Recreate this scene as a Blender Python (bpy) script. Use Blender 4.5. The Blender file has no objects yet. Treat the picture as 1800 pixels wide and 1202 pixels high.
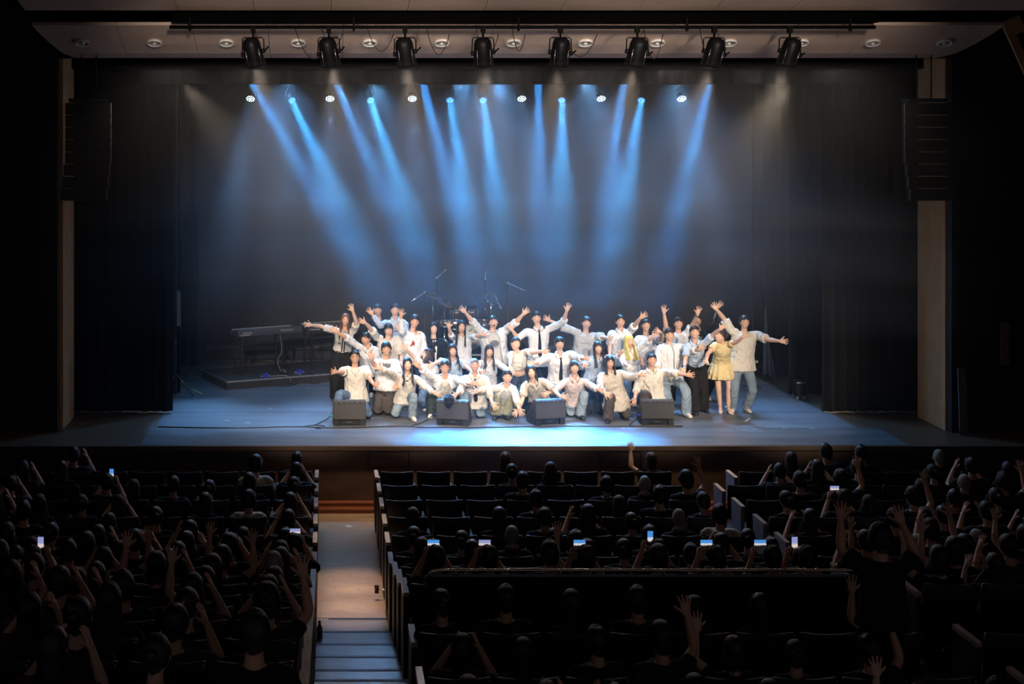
import bpy, bmesh, math, random
import numpy as np
from mathutils import Vector, Matrix, noise as mnoise

# ---------------------------------------------------------------- camera, world, light levels, exposure
scene = bpy.context.scene
COL = scene.collection
R = math.radians
FPX = 2500.0                      # focal length in pixels of the 1800 px wide frame (50 mm on 36 mm)
cam_data = bpy.data.cameras.new('camera')
cam_data.sensor_width = 36.0
cam_data.lens = FPX / 1800.0 * 36.0
cam_data.shift_x = (900 - 571) / 1800.0
cam_data.shift_y = (227 - 601) / 1800.0
cam_data.clip_start = 0.1
cam_data.clip_end = 200
camera = bpy.data.objects.new('camera', cam_data)
camera.location = (0, 0, 5.05)
camera.rotation_euler = (R(90), 0, 0)
COL.objects.link(camera)
scene.camera = camera

world = bpy.data.worlds.new('world')
scene.world = world
world.use_nodes = True
bg = world.node_tree.nodes['Background']
bg.inputs[0].default_value = (0.95, 0.85, 0.95, 1)
bg.inputs[1].default_value = 0.05

scene.view_settings.view_transform = 'Standard'
scene.view_settings.look = 'None'
scene.view_settings.exposure = 0.0
scene.view_settings.gamma = 1.0
scene.view_settings.use_curve_mapping = False
scene.cycles.max_bounces = 6
scene.cycles.diffuse_bounces = 3
scene.cycles.glossy_bounces = 3
scene.cycles.volume_bounces = 0
scene.cycles.transparent_max_bounces = 40
scene.cycles.sample_clamp_indirect = 4.0
scene.cycles.caustics_reflective = False
scene.cycles.caustics_refractive = False

WARM = (1.0, 0.80, 0.62)
BLUE = (0.05, 0.42, 1.0)
PALE = (0.22, 0.52, 1.0)
FOH_W, BRIDGE_W, BEAM_W, WASH_W, SIDE_W = 8800, 450, 44, 11, 340
FLOOR_W, AUDIENCE_FILL_W, CEIL_FILL_W, AISLE_W = 52, 62, 1700, 2700
HAZE_LAYERS = ((0.004, 1.9, 0.004), (1.902, 2.7, 0.012), (2.702, 3.5, 0.022), (3.502, 6.05, 0.036))   # bottom, top, density: the haze hangs high


def aim(o, target):
    o.rotation_euler = (Vector(target) - Vector(o.location)).to_track_quat('-Z', 'Y').to_euler()


def spot(name, loc, target, watts, colour, angle, blend=0.5, radius=0.06):
    d = bpy.data.lights.new(name, 'SPOT')
    d.energy = watts; d.color = colour; d.spot_size = R(angle); d.spot_blend = blend; d.shadow_soft_size = radius
    o = bpy.data.objects.new(name, d); o.location = loc; aim(o, target); COL.objects.link(o)
    return o


def beam(name, loc, target, watts, colour, spread, size):
    d = bpy.data.lights.new(name, 'AREA')
    d.shape = 'DISK'; d.size = size; d.energy = watts; d.color = colour; d.spread = R(spread)
    o = bpy.data.objects.new(name, d); o.location = loc; aim(o, target); COL.objects.link(o)
    return o


# shuttered profile spots on the gallery over the camera: warm white on the group
for fx, tx in ((-2.5, 0.0), (0.5, 1.8), (3.2, 3.5), (6.0, 5.3), (9.0, 7.4)):
    spot('front_of_house_light', (fx, 5.0, 7.6), (tx, 25.6, 1.05), FOH_W * (1.4 if abs(fx) > 8 else 1.15 if fx < -2 else 1.0), (1.0, 0.87, 0.75), 13.0, 0.55, 0.12)

# added warm fill spots without fixtures, brightening the stage-front ceiling and proscenium
for fx in (-1.0, 3.0, 7.0):
    spot('added_ceiling_fill', (fx, 13.5, 7.0), (fx * 0.8 + 0.6, 22.6, 6.6), CEIL_FILL_W, (1.0, 0.86, 0.76), 46, 1.0, 0.25)
# unseen fill spots added in the header pocket to rim-light the audience
for fx in (-2.6, -1.2, 0.2, 1.6, 3.0, 4.4, 5.8, 7.2, 8.6):
    spot('added_audience_fill', (fx, 24.35, 6.42), (fx * 0.9 + 0.3, 12.0, 0.0), AUDIENCE_FILL_W, (1.0, 0.86, 0.78), 75, 0.8, 0.12)
# three narrow warm downlights in the house ceiling over the aisle
for ay in (17.4, 18.1, 18.8):
    spot('aisle_downlight', (0.33, ay, 8.1), (0.35, ay + 0.1, -1.0), AISLE_W, (1.0, 0.80, 0.62), 9.0, 1.0, 0.1)

# ---------------------------------------------------------------- helpers


def lin(c):
    c = c / 255.0
    return c / 12.92 if c <= 0.04045 else ((c + 0.055) / 1.055) ** 2.4


def rgb(r, g, b):
    return (lin(r), lin(g), lin(b), 1.0)


MATS = {}


def mat(name, col, rough=0.6, metal=0.0, var=0.12, scale=8.0, bump=0.0, bscale=40.0, emit=None, estr=0.0, spec=0.5, sheen=0.0, stretch=(1, 1, 1)):
    """A procedural material: noise-varied base colour, optional bump."""
    if name in MATS:
        return MATS[name]
    m = bpy.data.materials.new(name)
    m.use_nodes = True
    nt = m.node_tree
    b = nt.nodes['Principled BSDF']
    b.inputs['Roughness'].default_value = rough
    b.inputs['Metallic'].default_value = metal
    b.inputs['Specular IOR Level'].default_value = spec
    if sheen:
        b.inputs['Sheen Weight'].default_value = sheen
    tc = nt.nodes.new('ShaderNodeTexCoord')
    mp = nt.nodes.new('ShaderNodeMapping')
    mp.inputs['Scale'].default_value = stretch
    nt.links.new(tc.outputs['Object'], mp.inputs['Vector'])
    n = nt.nodes.new('ShaderNodeTexNoise')
    n.inputs['Scale'].default_value = scale
    n.inputs['Detail'].default_value = 4
    nt.links.new(mp.outputs['Vector'], n.inputs['Vector'])
    ramp = nt.nodes.new('ShaderNodeValToRGB')
    e = ramp.color_ramp.elements
    e[0].position, e[1].position = 0.3, 0.7
    e[0].color = tuple(max(0, c * (1 - var)) for c in col[:3]) + (1,)
    e[1].color = tuple(min(1, c * (1 + var)) for c in col[:3]) + (1,)
    nt.links.new(n.outputs['Fac'], ramp.inputs['Fac'])
    nt.links.new(ramp.outputs['Color'], b.inputs['Base Color'])
    if bump:
        n2 = nt.nodes.new('ShaderNodeTexNoise')
        n2.inputs['Scale'].default_value = bscale
        n2.inputs['Detail'].default_value = 3
        nt.links.new(mp.outputs['Vector'], n2.inputs['Vector'])
        bp = nt.nodes.new('ShaderNodeBump')
        bp.inputs['Strength'].default_value = bump
        bp.inputs['Distance'].default_value = 0.02
        nt.links.new(n2.outputs['Fac'], bp.inputs['Height'])
        nt.links.new(bp.outputs['Normal'], b.inputs['Normal'])
    if emit:
        b.inputs['Emission Color'].default_value = emit
        b.inputs['Emission Strength'].default_value = estr
    MATS[name] = m
    return m


class MB:
    """Collects shapes; build() links them as ONE mesh object."""

    def __init__(self):
        self.v, self.f, self.mi, self.sm = [], [], [], []
        self.cur = 0

    def add(self, verts, faces, smooth=False, mi=None):
        k = len(self.v)
        self.v.extend([tuple(p) for p in verts])
        for f in faces:
            self.f.append(tuple(i + k for i in f))
            self.mi.append(self.cur if mi is None else mi)
            self.sm.append(smooth)
        return self

    def box(self, c, s, rot=None, mi=None):
        x, y, z = s[0] / 2, s[1] / 2, s[2] / 2
        p = [(-x, -y, -z), (x, -y, -z), (x, y, -z), (-x, y, -z), (-x, -y, z), (x, -y, z), (x, y, z), (-x, y, z)]
        if rot is not None:
            M = rot if isinstance(rot, Matrix) else Matrix.Rotation(rot, 3, 'Z')
            p = [M @ Vector(q) for q in p]
        p = [(q[0] + c[0], q[1] + c[1], q[2] + c[2]) for q in p]
        return self.add(p, [(3, 2, 1, 0), (4, 5, 6, 7), (0, 1, 5, 4), (1, 2, 6, 5), (2, 3, 7, 6), (3, 0, 4, 7)], False, mi)

    def bbox(self, x0, x1, y0, y1, z0, z1, mi=None):
        return self.box(((x0 + x1) / 2, (y0 + y1) / 2, (z0 + z1) / 2), (abs(x1 - x0), abs(y1 - y0), abs(z1 - z0)), None, mi)

    def tube(self, pts, rad, seg=8, cap=True, smooth=True, flat=None, up=None, mi=None):
        """Loft round/elliptic rings along pts. rad: number, list of numbers or list of (ra, rb). flat: ratio rb/ra."""
        pts = [Vector(p) for p in pts]
        n = len(pts)
        if not isinstance(rad, (list, tuple)):
            rad = [rad] * n
        rad = [(r if isinstance(r, (list, tuple)) else (r, r * (flat or 1))) for r in rad]
        t0 = (pts[1] - pts[0]).normalized()
        a = Vector(up) if up is not None else (Vector((0, 0, 1)) if abs(t0.z) < 0.9 else Vector((0, 1, 0)))
        vs, fs = [], []
        for i in range(n):
            t = (pts[min(i + 1, n - 1)] - pts[max(i - 1, 0)])
            t = t.normalized() if t.length > 1e-9 else t0
            a = (a - t * a.dot(t))
            a = a.normalized() if a.length > 1e-6 else t.orthogonal().normalized()
            b = t.cross(a)
            for k in range(seg):
                w = 2 * math.pi * k / seg
                vs.append(pts[i] + a * (math.cos(w) * rad[i][0]) + b * (math.sin(w) * rad[i][1]))
        for i in range(n - 1):
            for k in range(seg):
                k2 = (k + 1) % seg
                fs.append((i * seg + k, i * seg + k2, (i + 1) * seg + k2, (i + 1) * seg + k))
        if cap:
            fs.append(tuple(range(seg - 1, -1, -1)))
            fs.append(tuple((n - 1) * seg + k for k in range(seg)))
        return self.add(vs, fs, smooth, mi)

    def cyl(self, p0, p1, r0, r1=None, seg=12, smooth=True, mi=None):
        return self.tube([p0, p1], [r0, r0 if r1 is None else r1], seg, True, smooth, mi=mi)

    def ell(self, c, r, seg=12, rings=8, rot=None, mi=None):
        vs, fs = [], []
        c = Vector(c)
        for i in range(rings + 1):
            ph = math.pi * i / rings
            for k in range(seg):
                th = 2 * math.pi * k / seg
                p = Vector((r[0] * math.sin(ph) * math.cos(th), r[1] * math.sin(ph) * math.sin(th), r[2] * math.cos(ph)))
                vs.append(c + (rot @ p if rot is not None else p))
        for i in range(rings):
            for k in range(seg):
                k2 = (k + 1) % seg
                q = (i * seg + k, (i + 1) * seg + k, (i + 1) * seg + k2, i * seg + k2)
                fs.append(q)
        return self.add(vs, fs, True, mi)

    def prism(self, poly, axis, a0, a1, mi=None):
        """Extrude a 2D polygon along axis 'x','y' or 'z' between a0 and a1 (poly in the other two coordinates, in order)."""
        def P(u, v, w):
            return {'x': (w, u, v), 'y': (u, w, v), 'z': (u, v, w)}[axis]
        n = len(poly)
        vs = [P(u, v, a0) for u, v in poly] + [P(u, v, a1) for u, v in poly]
        fs = [tuple(range(n)), tuple(range(2 * n - 1, n - 1, -1))]
        for i in range(n):
            j = (i + 1) % n
            fs.append((i, i + n, j + n, j))
        return self.add(vs, fs, False, mi)

    def mesh(self, name, mats):
        me = bpy.data.meshes.new(name)
        me.from_pydata(self.v, [], self.f)
        for m in (mats if isinstance(mats, (list, tuple)) else [mats]):
            me.materials.append(m)
        me.polygons.foreach_set('use_smooth', self.sm)
        me.polygons.foreach_set('material_index', self.mi)
        bm = bmesh.new(); bm.from_mesh(me)
        bmesh.ops.remove_doubles(bm, verts=bm.verts, dist=1e-6)
        bmesh.ops.recalc_face_normals(bm, faces=bm.faces)
        bm.to_mesh(me); bm.free()
        return me

    def build(self, name, mats, parent=None, loc=None):
        o = bpy.data.objects.new(name, self.mesh(name, mats))
        if loc is not None:
            o.location = loc
        if parent is not None:
            o.parent = parent
        COL.objects.link(o)
        return o


def tag(o, label=None, cat=None, group=None, kind=None):
    if label: o['label'] = label
    if cat: o['category'] = cat
    if group: o['group'] = group
    if kind: o['kind'] = kind
    return o


def thing(name, label, cat, loc=(0, 0, 0), rz=0.0, group=None):
    o = bpy.data.objects.new(name, None)
    o.empty_display_size = 0.1
    o.location = loc; o.rotation_euler = (0, 0, rz)
    COL.objects.link(o)
    return tag(o, label, cat, group)


def copy_obj(o, parent=None):
    c = o.copy(); COL.objects.link(c); c.parent = parent
    return c


def copy_tree(o, kids, parent=None):
    c = copy_obj(o, parent)
    for k in kids.get(o.name, []):
        copy_tree(k, kids, c)
    return c


def kids_of(o):
    out, st = {}, [o]
    allc = {}
    for q in scene.objects:
        if q.parent is not None:
            allc.setdefault(q.parent.name, []).append(q)
    while st:
        q = st.pop()
        out[q.name] = allc.get(q.name, [])
        st.extend(out[q.name])
    return out


def bevel(o, w=0.01, seg=2):
    m = o.modifiers.new('bevel', 'BEVEL'); m.width = w; m.segments = seg; m.limit_method = 'ANGLE'
    return o


ORD = ['first', 'second', 'third', 'fourth', 'fifth', 'sixth', 'seventh', 'eighth', 'ninth', 'tenth', 'eleventh', 'twelfth', 'thirteenth', 'fourteenth', 'fifteenth', 'sixteenth']
# ---------------------------------------------------------------- the setting
M_STAGE = mat('stage_vinyl', (0.125, 0.135, 0.15, 1), 0.40, 0, 0.35, 2.2, 0.12, 6.0, stretch=(0.25, 1.6, 1))
M_APRON = mat('apron_wood', rgb(92, 70, 52), 0.45, 0, 0.25, 5, 0.1, 20, stretch=(0.3, 4, 1))
M_BLACKWALL = mat('black_masking_wall', (0.010, 0.009, 0.010, 1), 0.9, spec=0.1)
M_DRAPE = mat('black_stage_velvet', (0.007, 0.0065, 0.007, 1), 0.95, 0, 0.2, 30, spec=0.06, sheen=0.05)
M_BACKDROP = mat('dark_backdrop_cloth', (0.02, 0.02, 0.022, 1), 0.9)
M_PLASTER = mat('tan_plaster', rgb(222, 176, 128), 0.6, 0, 0.1, 3)
M_CEIL = mat('warm_grey_ceiling_panel', rgb(214, 188, 168), 0.55, 0, 0.06, 2)
M_DARK = mat('matte_dark_paint', (0.008, 0.008, 0.008, 1), 0.8, spec=0.08)
M_WALNUT = mat('dark_wood_wall', (0.022, 0.015, 0.012, 1), 0.65, 0, 0.3, 6, stretch=(4, 4, 0.3))
M_FRONT = mat('stage_front_wood', rgb(98, 78, 62), 0.55, 0, 0.2, 4, stretch=(0.3, 1, 3))
M_PLANK = mat('aisle_plank_wood', rgb(164, 134, 104), 0.28, 0, 0.22, 7, 0.06, 30, stretch=(0.6, 5, 1))
M_REDWOOD = mat('reddish_plinth_wood', rgb(120, 66, 40), 0.4, 0, 0.25, 6, stretch=(0.4, 1, 4))
M_TREAD = mat('stair_tread_wood', rgb(140, 130, 122), 0.24, 0, 0.15, 6, 0.05, 30, stretch=(0.6, 5, 1))
M_CARPET = mat('dark_house_carpet', (0.016, 0.012, 0.014, 1), 0.9)
M_METAL = mat('brushed_steel', (0.55, 0.55, 0.57, 1), 0.32, 1.0, 0.1, 20)
M_BLACKMETAL = mat('black_painted_steel', (0.012, 0.012, 0.013, 1), 0.38, 0.0, 0.1, 20)
M_RUBBER = mat('black_rubber', (0.012, 0.012, 0.012, 1), 0.7)


def struct(name, mb, m, parent=None):
    o = mb.build(name, m, parent)
    if parent is None:
        o['kind'] = 'structure'
    return o


XL, XR, CX = -4.4, 10.4, 3.0          # proscenium opening and its centre
# stage floor: sub-floor plus vinyl strips
stage = struct('floor_stage', MB().bbox(-9, 15.0, 22.72, 33, -1.0, -0.004), M_APRON)
for (y0, y1, x0, x1) in ((22.75, 24.08, -2.95, 9.35), (24.09, 25.38, -2.86, 9.0), (25.39, 26.9, -2.8, 8.9), (26.91, 28.4, -2.8, 8.85), (28.41, 30.7, -2.8, 8.8)):
    o = MB().bbox(x0, x1, y0, y1, -0.004, 0.0).build('vinyl_strip', M_STAGE, stage)
# nosing of the stage edge
struct('trim_1', MB().bbox(-9, 15, 22.66, 22.72, -0.07, 0.0), M_APRON)
# stage front
front = struct('wall_front', MB().bbox(-9, 15, 22.74, 22.9, -1.0, -0.07), M_FRONT)
M_VENT = mat('vent_grille_dark', (0.015, 0.015, 0.016, 1), 0.6)
for vx in (-1.98, 1.02, 4.72, 8.4):
    fr = MB()
    w, z0, z1 = 0.66, -0.36, -0.1
    for (a, b, c, d) in ((vx - w / 2, vx + w / 2, z1 - 0.012, z1), (vx - w / 2, vx + w / 2, z0, z0 + 0.012), (vx - w / 2, vx - w / 2 + 0.012, z0, z1), (vx + w / 2 - 0.012, vx + w / 2, z0, z1)):
        fr.bbox(a, b, 22.72, 22.745, c, d)
    f = fr.build('vent_frame', M_FRONT, front)
    g = MB().bbox(vx - w / 2 + 0.01, vx + w / 2 - 0.01, 22.733, 22.738, z0 + 0.01, z1 - 0.01).build('vent_panel', M_VENT, front)
    for k in range(9):
        MB().box((vx, 22.73, z0 + 0.03 + k * 0.025), (w - 0.03, 0.012, 0.006), Matrix.Rotation(R(35), 3, 'X')).build('slat', M_VENT, g)
# plinth step along the foot of the stage
struct('trim_2', MB().bbox(-9, 15, 22.35, 22.74, -1.0, -0.93).bbox(-9, 15, 22.55, 22.74, -0.93, -0.88), M_REDWOOD)
# house floor and aisle
FLOOR_Z = lambda y: -1.0 + max(0.0, min(1.0, (21.8 - y) / 4.4)) * 0.07
struct('floor', MB().bbox(-12, 18, 12.9, 22.75, -1.15, -1.012), M_CARPET)
A0, A1 = -0.105, 0.77
rnd = random.Random(4)
aisle = struct('floor_aisle', MB().bbox(A0, A1, 17.38, 22.36, -1.02, -0.99), M_PLANK)
y = 22.35
k = 0
while y > 17.42:
    w = 0.105
    cut = [A0, A0 + rnd.uniform(0.2, 0.72), A1]
    for i in range(2):
        zt = FLOOR_Z(y) + rnd.uniform(-0.0006, 0.0006)
        MB().bbox(cut[i] + 0.0012, cut[i + 1] - 0.0012, y - w + 0.0015, y, -0.995, zt).build('plank', M_PLANK, aisle)
    y -= w
# aisle stairs up towards the viewer
STEP_Y = [17.4, 16.35, 15.4, 14.55, 13.8, 13.05, 12.3, 11.5]
STEP_Z = [-0.93, -0.72, -0.52, -0.34, -0.19, 0.0, 0.2, 0.4]
stairs = struct('floor_stairs', MB().bbox(A0, A1 + 0.02, 10.6, 17.36, -1.1, -0.96), M_TREAD)
M_NOSE = mat('stair_nosing_strip', (0.02, 0.02, 0.024, 1), 0.6)
for i in range(1, 8):
    y1, y0 = STEP_Y[i], (STEP_Y[i + 1] if i < 7 else 10.6)
    t = MB().bbox(A0, A1 + 0.02, y0 - 0.02, y1, STEP_Z[i - 1] - 0.05, STEP_Z[i]).build('tread', M_TREAD, stairs)
    MB().bbox(A0 + 0.01, A1 + 0.01, y1 - 0.045, y1 + 0.004, STEP_Z[i] - 0.03, STEP_Z[i] + 0.003).build('nosing', M_NOSE, t)
t0 = MB().bbox(A0, A1, 16.3, 17.39, -1.0, -0.928).build('tread', M_TREAD, stairs)
MB().bbox(A0 + 0.15, A1, 17.33, 17.395, -0.95, -0.925).build('nosing', M_NOSE, t0)
# stepped house floors left and right of the aisle, row by row
ROW_Y = [21.0, 20.0, 19.1, 18.12, 17.24, 16.34, 15.26, 14.37, 13.44, 12.5, 11.6, 10.7, 9.75, 8.8, 7.9]
ROW_TOP = [-0.004, 0.046, 0.073, 0.112, 0.126, 0.145, 0.355, 0.55, 0.755, 0.955, 1.155, 1.355, 1.555, 1.755, 1.955]
pl, pr = MB(), MB()
for i, (yy, zt) in enumerate(zip(ROW_Y, ROW_TOP)):
    if i >= 6:
        pl.bbox(-9, A0 - 0.02, yy - 0.45 if i < 14 else 4, yy + 0.47, -1.1, zt - 0.93)
        if i < 9:
            pr.bbox(A1 + 0.04, 13, yy - 0.45, yy + 0.47, -1.1, zt - 0.93)
pr.bbox(A1 + 0.04, 13, 4, 12.98, -1.1, -0.2)
ROW_Y2 = ROW_Y[:9] + [12.2, 11.2, 10.2]
ROW_TOP2 = ROW_TOP[:9] + [0.73, 0.73, 0.73]
struct('floor_left', pl, M_CARPET)
struct('floor_right', pr, M_CARPET)

# proscenium: return faces left and right, side walls of the house
struct('column_left', MB().bbox(XL - 0.35, XL, 23.9, 24.95, 0, 7.5), M_PLASTER)
struct('column_right', MB().bbox(XR, XR + 0.35, 23.85, 24.95, 0, 7.5), M_PLASTER)
struct('wall_left', MB().bbox(-9.2, XL - 0.06, 23.72, 23.9, 0, 8).bbox(-9.4, -9.2, 6, 24, -1.2, 8), M_WALNUT)
rw = MB().bbox(XR + 0.03, 14.2, 23.66, 23.85, 0, 8).bbox(14.2, 14.4, 6, 24, -1.2, 8)
struct('wall_right', rw, M_WALNUT)
# wing walls behind the proscenium
struct('wall_wing_left', MB().bbox(-9.2, -9.0, 24.9, 33, 0, 9).bbox(-9, XL - 0.3, 24.9, 24.96, 0, 9), M_BLACKWALL)
struct('wall_wing_right', MB().bbox(15.0, 15.2, 24.9, 33, 0, 9).bbox(XR + 0.3, 15, 24.9, 24.96, 0, 9), M_BLACKWALL)
struct('wall_back', MB().bbox(-9.2, 15.2, 32.8, 33.0, 0, 9), M_BLACKWALL)
struct('ceiling_stage', MB().bbox(-9.2, 15.2, 25.0, 33, 9, 9.15), M_BLACKWALL)
# black lintel over the opening
struct('wall_lintel', MB().bbox(XL - 0.3, XR + 0.3, 24.7, 24.98, 6.1, 9), M_BLACKWALL)

# house ceiling: lower reflector of separate panels, dark slot, upper reflector of panels
ceil = struct('ceiling', MB().bbox(-9.4, 14.4, 4, 25, 8.2, 8.35), M_DARK)


def sheet(poly, thick=0.03):
    """A sloping panel from four corners, with thickness upwards."""
    n = len(poly)
    vs = [tuple(p) for p in poly] + [(p[0], p[1], p[2] + thick) for p in poly]
    fs = [tuple(range(n))[::-1], tuple(range(n, 2 * n))] + [(i, (i + 1) % n, (i + 1) % n + n, i + n) for i in range(n)]
    return MB().add(vs, fs)


prof_lo = [(22.05, 6.66), (22.35, 6.53), (22.7, 6.4), (23.1, 6.28), (23.5, 6.23), (23.75, 6.24)]
seams = [-4.55] + [-3.23 + 1.172 * i for i in range(12)] + [10.55]
for i in range(len(seams) - 1):
    x0, x1 = seams[i] + 0.004, seams[i + 1] - 0.004
    mb = MB()
    vs, fs = [], []
    for (yy, zz) in prof_lo:
        e0 = (yy - 22.05) * 0.28 if i == 0 else 0
        e1 = -(yy - 22.05) * 0.28 if i == len(seams) - 2 else 0
        for (xx, dz) in ((x0 + e0, 0), (x1 + e1, 0), (x1 + e1, 0.05), (x0 + e0, 0.05)):
            vs.append((xx, yy, zz + dz))
    n = len(prof_lo)
    for j in range(n - 1):
        for k in range(4):
            k2 = (k + 1) % 4
            fs.append((4 * j + k, 4 * j + k2, 4 * j + 4 + k2, 4 * j + 4 + k))
    fs += [(0, 1, 2, 3), tuple(4 * (n - 1) + k for k in (3, 2, 1, 0))]
    mb.add(vs, fs)
    mb.build('ceiling_panel', M_CEIL, ceil)
# lintel that closes the reflector against the proscenium
struct('trim_3', MB().bbox(-4.7, 10.7, 23.75, 23.95, 6.24, 8.2), M_BLACKWALL)
seams2 = [-4.6] + [-3.42 + 1.172 * i for i in range(13)] + [11.9]
for i in range(len(seams2) - 1):
    x0, x1 = seams2[i] + 0.004, seams2[i + 1] - 0.004
    sheet([(x0, 21.8, 6.87), (x1, 21.8, 6.87), (x1, 20.9, 7.05), (x0, 20.9, 7.05)], 0.05).build('ceiling_panel', M_CEIL, ceil)
    sheet([(x0, 20.88, 7.05), (x1, 20.88, 7.05), (x1, 19.6, 7.5), (x0, 19.6, 7.5)], 0.05).build('ceiling_panel', M_CEIL, ceil)

# ---------------------------------------------------------------- stage drapes


def drape(name, label, x0, x1, y, z0, z1, fold=0.16, amp=0.05, m=None, turn=0.0, seed=0, cat='curtain'):
    rr = random.Random(seed)
    n = max(8, int((x1 - x0) / fold * 8))
    vs, fs = [], []
    zs = [z0, z0 + 0.03, (z0 + z1) / 2, z1]
    ph = rr.uniform(0, 6)
    for iz, z in enumerate(zs):
        for i in range(n + 1):
            u = i / n
            x = x0 + (x1 - x0) * u
            a = amp * (1 if z < z1 - 0.01 else 0.7)
            yy = y + a * math.sin(2 * math.pi * u * (x1 - x0) / fold + ph + 0.5 * math.sin(3 * u * 5)) + 0.3 * a * math.sin(11 * u + ph * 2)
            vs.append((x, yy + turn * abs(u - (1 if turn > 0 else 0)), z))
    w = n + 1
    for j in range(len(zs) - 1):
        for i in range(n):
            fs.append((j * w + i, j * w + i + 1, (j + 1) * w + i + 1, (j + 1) * w + i))
    o = MB().add(vs, fs, True).build(name, m or M_DRAPE)
    s = o.modifiers.new('solidify', 'SOLIDIFY'); s.thickness = 0.012
    return tag(o, label, cat)


drape('leg_curtain', 'wide black velvet leg curtain nearest the audience at the left of the stage', -4.75, -2.72, 25.4, 0.02, 8.5, 0.2, 0.05, seed=1)
drape('leg_curtain', 'wide black velvet leg curtain nearest the audience at the right of the stage', 8.86, 10.75, 25.4, 0.02, 8.5, 0.2, 0.05, seed=2)
drape('leg_curtain', 'black leg curtain hanging second from the front on the left side', -4.6, -2.76, 27.1, 0.02, 8.5, 0.2, 0.05, seed=3)
drape('leg_curtain', 'black leg curtain hanging second from the front on the right side', 8.83, 10.9, 27.0, 0.02, 8.5, 0.2, 0.05, seed=4)
drape('leg_curtain', 'black leg curtain hanging farthest back on the left beside the backdrop', -4.8, -2.7, 30.4, 0.02, 8.5, 0.2, 0.06, seed=5)
drape('leg_curtain', 'black leg curtain hanging farthest back on the right beside the backdrop', 8.75, 11.2, 29.2, 0.02, 8.5, 0.2, 0.06, seed=6)
drape('backdrop_cloth', 'large dark grey backdrop cloth across the rear of the stage', -4.5, 10.6, 31.2, 0.0, 8.8, 0.9, 0.03, M_BACKDROP, seed=7, cat='backdrop')
drape('border_curtain', 'black border curtain hanging above the stage opening behind the lintel', -4.3, 10.3, 25.1, 5.84, 8.6, 0.25, 0.02, seed=8)
# low black batten board along the foot of the backdrop
tag(MB().bbox(-2.6, 8.7, 30.95, 31.05, 0.0, 0.02).bbox(-2.6, 8.7, 31.0, 31.06, 0.25, 0.33).build('batten_rail', M_BLACKMETAL), 'low black rail along the foot of the dark backdrop', 'rail')
# ---------------------------------------------------------------- lamps over the stage
M_LAMPBODY = mat('lamp_black_housing', (0.006, 0.006, 0.007, 1), 0.42, spec=0.18)
M_LENS_WARM = mat('lamp_lens_warm', rgb(255, 240, 210), 0.2, emit=(1, 0.85, 0.65, 1), estr=3.0)
M_LENS_BLUE = mat('lamp_lens_blue', rgb(60, 150, 220), 0.2, emit=(0.08, 0.42, 1.0, 1), estr=1.1)
M_LED = mat('led_white_blue', rgb(240, 250, 255), 0.2, emit=(0.75, 0.93, 1.0, 1), estr=5.0)
M_LED_DIM = mat('led_blue', rgb(120, 200, 255), 0.2, emit=(0.25, 0.6, 1.0, 1), estr=2.5)
M_PIPE = mat('black_truss_pipe', (0.004, 0.004, 0.004, 1), 0.7, spec=0.06)
M_PITCH = mat('pitch_black_paint', (0.002, 0.002, 0.002, 1), 0.9, spec=0.02)

# lighting bridge box and pipe above the front of the stage
br = thing('lighting_bridge', 'black lighting bridge beam running under the ceiling slot', 'beam', (CX, 21.75, 6.62))
MB().bbox(-5.33, 5.45, -0.05, 0.12, 0.06, 0.21).build('beam_box', M_PITCH, br)
pipe = thing('lighting_pipe', 'long black pipe under the ceiling that carries eight spotlights', 'pipe', (CX, 21.6, 6.6))
MB().cyl((-5.36, 0, 0), (5.36, 0, 0), 0.03, seg=10).build('pipe_tube', M_PIPE, pipe)
for hx in (-5.05, -2.56, -0.06, 2.5, 4.98):
    MB().box((hx, 0, 0.04), (0.03, 0.03, 0.2)).box((hx, 0, -0.045), (0.035, 0.08, 0.03)).build('pipe_hanger', M_PIPE, pipe)

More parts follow.
